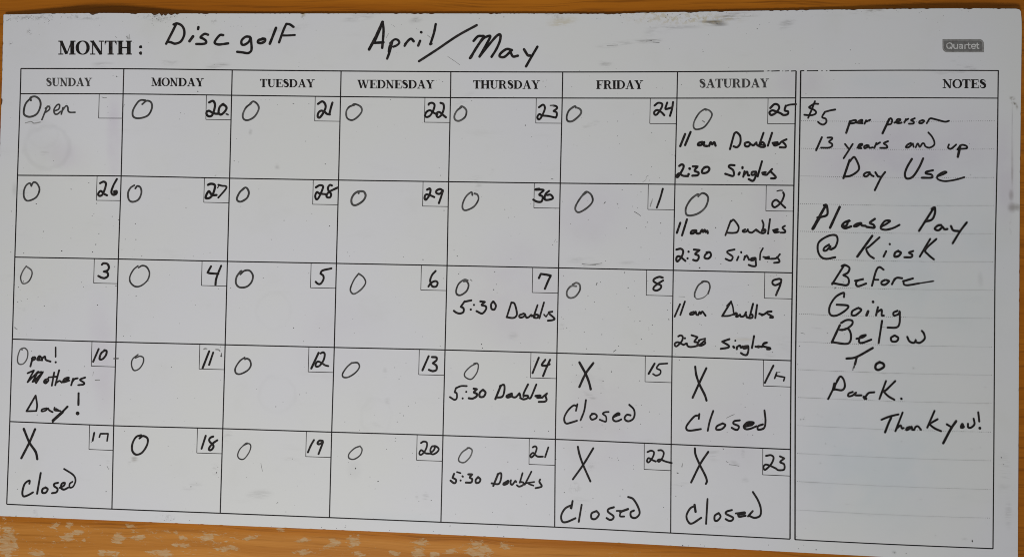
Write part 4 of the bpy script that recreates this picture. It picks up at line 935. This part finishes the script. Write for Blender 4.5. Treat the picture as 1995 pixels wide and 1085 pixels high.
specks((1060, 20), '1030,163,7 1217,376,6 1545,402,7 1795,555,6 270,745,7 1090,752,6 1150,757,6 1335,722,7 440,640,4 1200,45,9 1180,70,6 1320,42,8 742,48,8 345,585,5 700,568,5 1680,128,9 25,680,6 15,745,6 1970,610,6')
specks((1400, 10), '375,230,9 400,190,6 818,60,7 1280,435,8 1365,567,7 275,660,7 1120,725,6 490,170,5 850,860,5 100,605,5 830,575,4 1970,60,5 1330,568,5')
specks((20, 170), '950,245,7 1655,250,8 1690,260,5 1820,42,8 420,715,6 920,750,4 1645,310,6 945,190,4 1990,860,7 760,930,5')
specks((420, 170), '760,158,8 600,168,5 875,525,7 180,715,8 225,727,7 1065,747,9 1845,497,5 1470,215,4 1575,380,5 3,855,7 1700,120,6 205,500,5 30,455,5')
specks((820, 170), '495,130,7 1015,367,9 1015,372,8 1077,480,6 400,497,5 1910,330,7 1910,473,6 177,785,7 190,857,7 1815,338,5 1485,555,4 1930,550,5 1640,475,4')
specks((1190, 170), '67,330,8 397,440,8 397,772,7 197,852,8 475,878,7 530,520,5 375,905,6 65,475,5 1600,645,7 1615,743,7 1137,907,6 1665,910,5 595,655,6 575,640,5 620,662,6')
specks((1540, 170), '150,60,6 910,715,6 970,458,6 1750,850,6 1740,550,6 450,890,5 460,895,4')
specks((20, 340), '252,285,11 590,140,7 592,145,7 838,281,10 795,402,7 812,382,6 990,408,8 1050,442,8 322,553,8 860,575,9 588,620,7 830,680,10 500,742,12 130,765,9 800,753,9 1215,478,10 1220,632,10 1117,630,7 1707,323,7 1277,793,8 1778,795,7 1085,730,6 1203,730,5 1940,760,6 765,80,5 10,358,9 5,755,8 283,757,5 1155,300,5 1880,770,4 1000,500,4')
specks((420, 340), '1107,501,11 935,380,7 665,447,7 545,632,6 1280,757,7 245,310,7 420,143,5 180,620,4 1825,800,5 760,735,4 1345,750,4')
specks((820, 340), '225,350,8 815,340,8 850,418,7 875,328,6 352,793,9 322,735,6 20,827,10 1280,682,8 1300,650,7 1310,632,6 1322,655,7 875,818,7 1068,285,6 1376,262,6 1790,270,10 1783,278,8 1625,440,7 1455,480,5 1795,592,5 1793,840,7 1910,290,7 1905,280,5 1955,150,5 875,600,5 367,965,8 718,945,8 910,410,5 438,600,4 1575,865,5')
specks((1190, 340), '885,142,8 1273,183,9 1175,258,7 1707,400,7 110,150,8 293,170,7 68,285,7 210,310,6 258,322,7 355,465,8 485,473,10 153,522,8 480,572,7 293,708,8 375,818,6 688,640,7 1080,418,6 1020,520,9 1017,515,8 863,907,16 1070,870,9 760,680,5 1695,630,6 1590,645,5 768,868,6 1015,815,8 1523,848,8 240,368,6 1450,715,8 1160,920,5 340,512,7')
specks((20, 500), '330,478,10 847,470,9 1015,97,9 128,240,9 78,297,8 40,277,8 72,440,9 95,425,5 110,432,5 165,412,6 53,378,6 270,395,5 690,250,6 710,295,6 930,293,7 1028,287,10 1026,283,9 1222,384,9 1800,472,6 1643,650,7 1100,773,7 1170,770,6 248,610,6 203,695,5 205,920,7 1345,237,6 45,690,9 55,700,8 65,708,7 1390,590,5 95,322,5 345,680,4 158,757,5 85,745,5')
specks((420, 500), '758,692,10 1007,692,7 463,208,7 145,303,8 27,312,7 905,162,7 605,100,5 855,825,6 1333,608,5 1348,742,5 1825,5,5 80,50,6 50,875,6')
specks((820, 500), '715,147,8 218,212,8 485,225,9 493,232,9 735,270,7 708,322,9 703,320,8 740,350,6 370,165,6 380,150,5 1710,260,9 1705,270,8 1623,380,8 1685,440,7 1597,512,6 1417,692,9 1383,700,6 1587,733,6 1768,610,6 1757,757,9 1235,835,6 590,853,8 598,888,9 15,777,7 187,872,7 1385,185,7 1745,248,7 1608,895,8 1920,870,7 1365,590,5 1382,605,7 1448,720,6 970,840,4')
specks((1190, 500), '168,303,9 230,240,6 132,160,7 135,150,6 187,515,8 168,490,7 283,628,9 228,630,7 403,665,8 370,710,7 400,750,7 297,802,8 245,850,6 420,918,7 550,520,8 563,605,8 565,615,7 580,450,6 1335,277,8 1088,467,8 1230,470,7 1335,442,7 1555,190,6 1585,195,6 1610,180,6 865,655,6 880,665,5 983,557,7 1685,570,8 937,492,4 1380,383,4 1230,745,4 1017,872,7 1225,940,7 1110,907,6 627,945,5 625,240,5 1835,868,9 1573,930,8 360,235,7 365,690,5 75,870,6 230,385,5')
specks((1540, 500), '435,305,9 438,300,8 430,310,7 512,247,7 360,742,7 88,868,9 548,368,6 1860,662,6 85,555,4 525,750,6')
specks((10, 660), '770,270,9 1615,275,7 1175,? '.replace('1175,? ', '') + '310,742,6 315,738,5 1675,580,6 1843,577,5 540,545,5 255,122,5 950,588,4 725,460,4 1740,805,5 1215,590,5')
specks((420, 660), '880,525,8 585,660,8 655,617,5 398,488,6 815,543,7 1783,390,9 1740,280,7 1872,657,8 1792,722,8 1827,748,8 1765,808,10 1943,622,7 50,400,6 47,78,6 853,25,5 1850,240,6 1397,890,5 1253,807,4 1545,745,4')
specks((820, 660), '597,90,9 588,52,8 1470,253,9 1770,412,10 1750,527,8 1097,215,8 905,240,6 292,287,6 1030,375,7 1608,97,8 1920,72,7 175,577,7 1530,575,6 1565,858,9 1760,837,7 1510,353,6 1850,323,7 1790,875,6 1240,900,7 1235,37,6 970,42,5 705,500,5 1855,310,5 1105,897,5 690,660,4')
specks((1190, 660), '278,408,10 72,475,6 297,645,6 245,647,6 375,710,8 473,730,6 290,830,7 85,878,6 1285,430,7 1287,440,7 1265,640,6 1305,665,7 1845,785,8 1385,640,4 665,205,8 685,797,4 1475,780,5 8,320,8 1880,760,5 1745,797,9 1748,815,7 1130,910,7 165,870,5 1380,933,6 430,? '.replace('430,? ', ''))
specks((1540, 680), '1195,187,9 1892,370,7 308,385,6 343,920,8 127,682,8 263,637,6 305,658,7 480,635,6 1078,900,8 1760,970,6 1843,958,7 70,150,7 160,? '.replace('160,? ', '') + '430,945,6')
specks((10, 820), '922,432,9 980,687,9 118,663,8 1583,247,6 1580,? '.replace('1580,? ', '') + '1805,640,9 1160,100,6 105,925,9 100,500,4 1755,855,5')
specks((420, 820), '603,795,9 1360,460,11 1358,465,9 1580,587,10 1573,590,7 1313,517,6 1500,545,7 1550,660,6 1660,275,7 1750,168,7 1745,198,7 1818,367,7 1915,315,5 300,550,5 22,450,7 10,500,8 8,510,6 1290,405,5 1975,780,7 685,885,4 1255,10,6 745,370,7')
specks((820, 820), '845,400,8 942,468,8 625,255,6 1390,267,6 1830,357,7 1920,382,6 1393,695,8 1247,913,7 695,890,6 1023,810,6 100,772,8 337,905,5 975,738,6 1240,100,7 1103,97,6 1313,372,6 1393,475,6 1963,670,6')
specks((1080, 840), '97,375,7 97,597,7 93,165,6 665,568,7 623,282,7 638,630,8 613,260,6 560,262,7 1197,407,12 1203,408,8 1180,632,7 1240,340,9 1242,330,7 1062,742,7 770,335,7 770,368,6 1640,172,9 1643,176,7 375,655,8 150,920,5 1105,390,4 1930,37,6 1520,95,5')
specks((1300, 840), '1540,122,8 1960,820,9 1485,308,7 1580,547,6 830,37,7 780,35,5 1035,28,6 575,297,7 85,632,6 1630,150,5 1765,710,5')
specks((1595, 885), '540,157,8 992,437,9 490,597,9 268,487,7 700,190,6 1492,843,14 1494,848,13 1492,835,10 850,962,9 740,958,9 15,87,7 108,322,6 468,480,4 1775,33,12 1797,100,8 1135,790,5 228,937,5')
specks((1200, 885), '650,885,9 645,888,8 860,892,7 1482,882,7 1825,883,7 1775,918,9 1945,927,11 1758,797,6 705,890,6 460,518,5 820,877,4')
specks((800, 885), '383,697,9 843,707,7 1140,718,6 220,750,6 905,800,8')
specks((400, 885), '1365,695,7 1358,710,8 1130,710,7 1275,720,6 1790,742,6 780,560,5 640,700,5')
specks((0, 885), '155,602,9 330,545,6 1690,630,7 1660,640,6 1600,645,6 1930,680,7 1840,645,6 520,605,5 300,520,4')
rs = random.Random(4)
for i in range(300):
    x, y = rs.uniform(10, 1980), rs.uniform(30, 1060)
    if y > 1000 + 0.042 * x - 8: continue
    SPK.dot((x, y), rs.uniform(0.25, 0.5), rs.uniform(0.22, 0.45), 5)
for i in range(140):                            # grains of dirt along the chipped top edge
    x = rs.choice([rs.gauss(310, 25), rs.gauss(90, 40), rs.gauss(1330, 70), rs.uniform(20, 1980)])
    if 12 < x < 1980:
        yt = 26 if x < 1150 else 26 - (x - 1150) * 0.0155
        SPK.dot((x, yt + abs(rs.gauss(0, 9)) + 3), rs.uniform(0.3, 0.9), rs.uniform(0.08, 0.3), 6, 0.6)
so = SPK.build('ink_specks', M_PRINT, board)
so['kind'] = 'stuff'

SCR = [((1190, 660), 'w5 1125,770 1160,752 1200,735'), ((1190, 340), 'w5 230,362 260,380 290,402; w4 390,295 405,250'), ((1190, 170), 'w3 310,920 340,900 345,870 365,858; w8 890,325 912,340'),
       ((10, 660), 'w9 875,402 915,402; w11 1055,193 1098,192; w3 860,320 850,360'), ((1080, 840), 'w5 1245,315 1240,352; w6 1190,405 1205,408; w4 1700,325 1740,330 1795,340; w3 1670,295 1690,305'),
       ((820, 340), 'w4 1565,868 1650,875 1760,862; w3 1580,885 1700,880; w5 1778,284 1792,268; w4 1265,40 1285,45'), ((820, 500), 'w5 1703,278 1713,255; w5 1870,925 1890,910; w5 480,222 497,238'),
       ((680, 20), 'w3 960,450 1020,490 1075,530; w3 360,270 385,225; w3 760,240 790,265'), ((0, 0), 'w3 1225,350 1245,378 1260,380; w3 1255,335 1262,380; w3 1120,355 1135,365; w3 60,205 100,180'),
       ((20, 170), 'w5 890,95 910,103 935,102; w3 1110,165 1100,190'), ((1060, 20), 'w5 990,300 1045,296; w4 1060,310 1120,316; w3 610,342 715,338'), ((20, 500), 'w5 40,688 68,708'),
       ((420, 820), 'w3 440,410 445,440 455,490'), ((10, 820), 'w3 990,440 1005,470'), ((1540, 500), 'w5 430,312 442,298; w3 890,685 940,690; w3 100,740 140,750'), ((1190, 500), 'w5 30,920 50,908; w3 660,388 720,390')]
for crop, txt in SCR:
    for pts, w, g_ in parse(crop, txt):
        scratch = Ink(0.00006)
        scratch.stroke(pts, w or 1, 0.24, True, wob=0.4, var=0.6)
        scratch.build('scratch', M_PRINT, board)
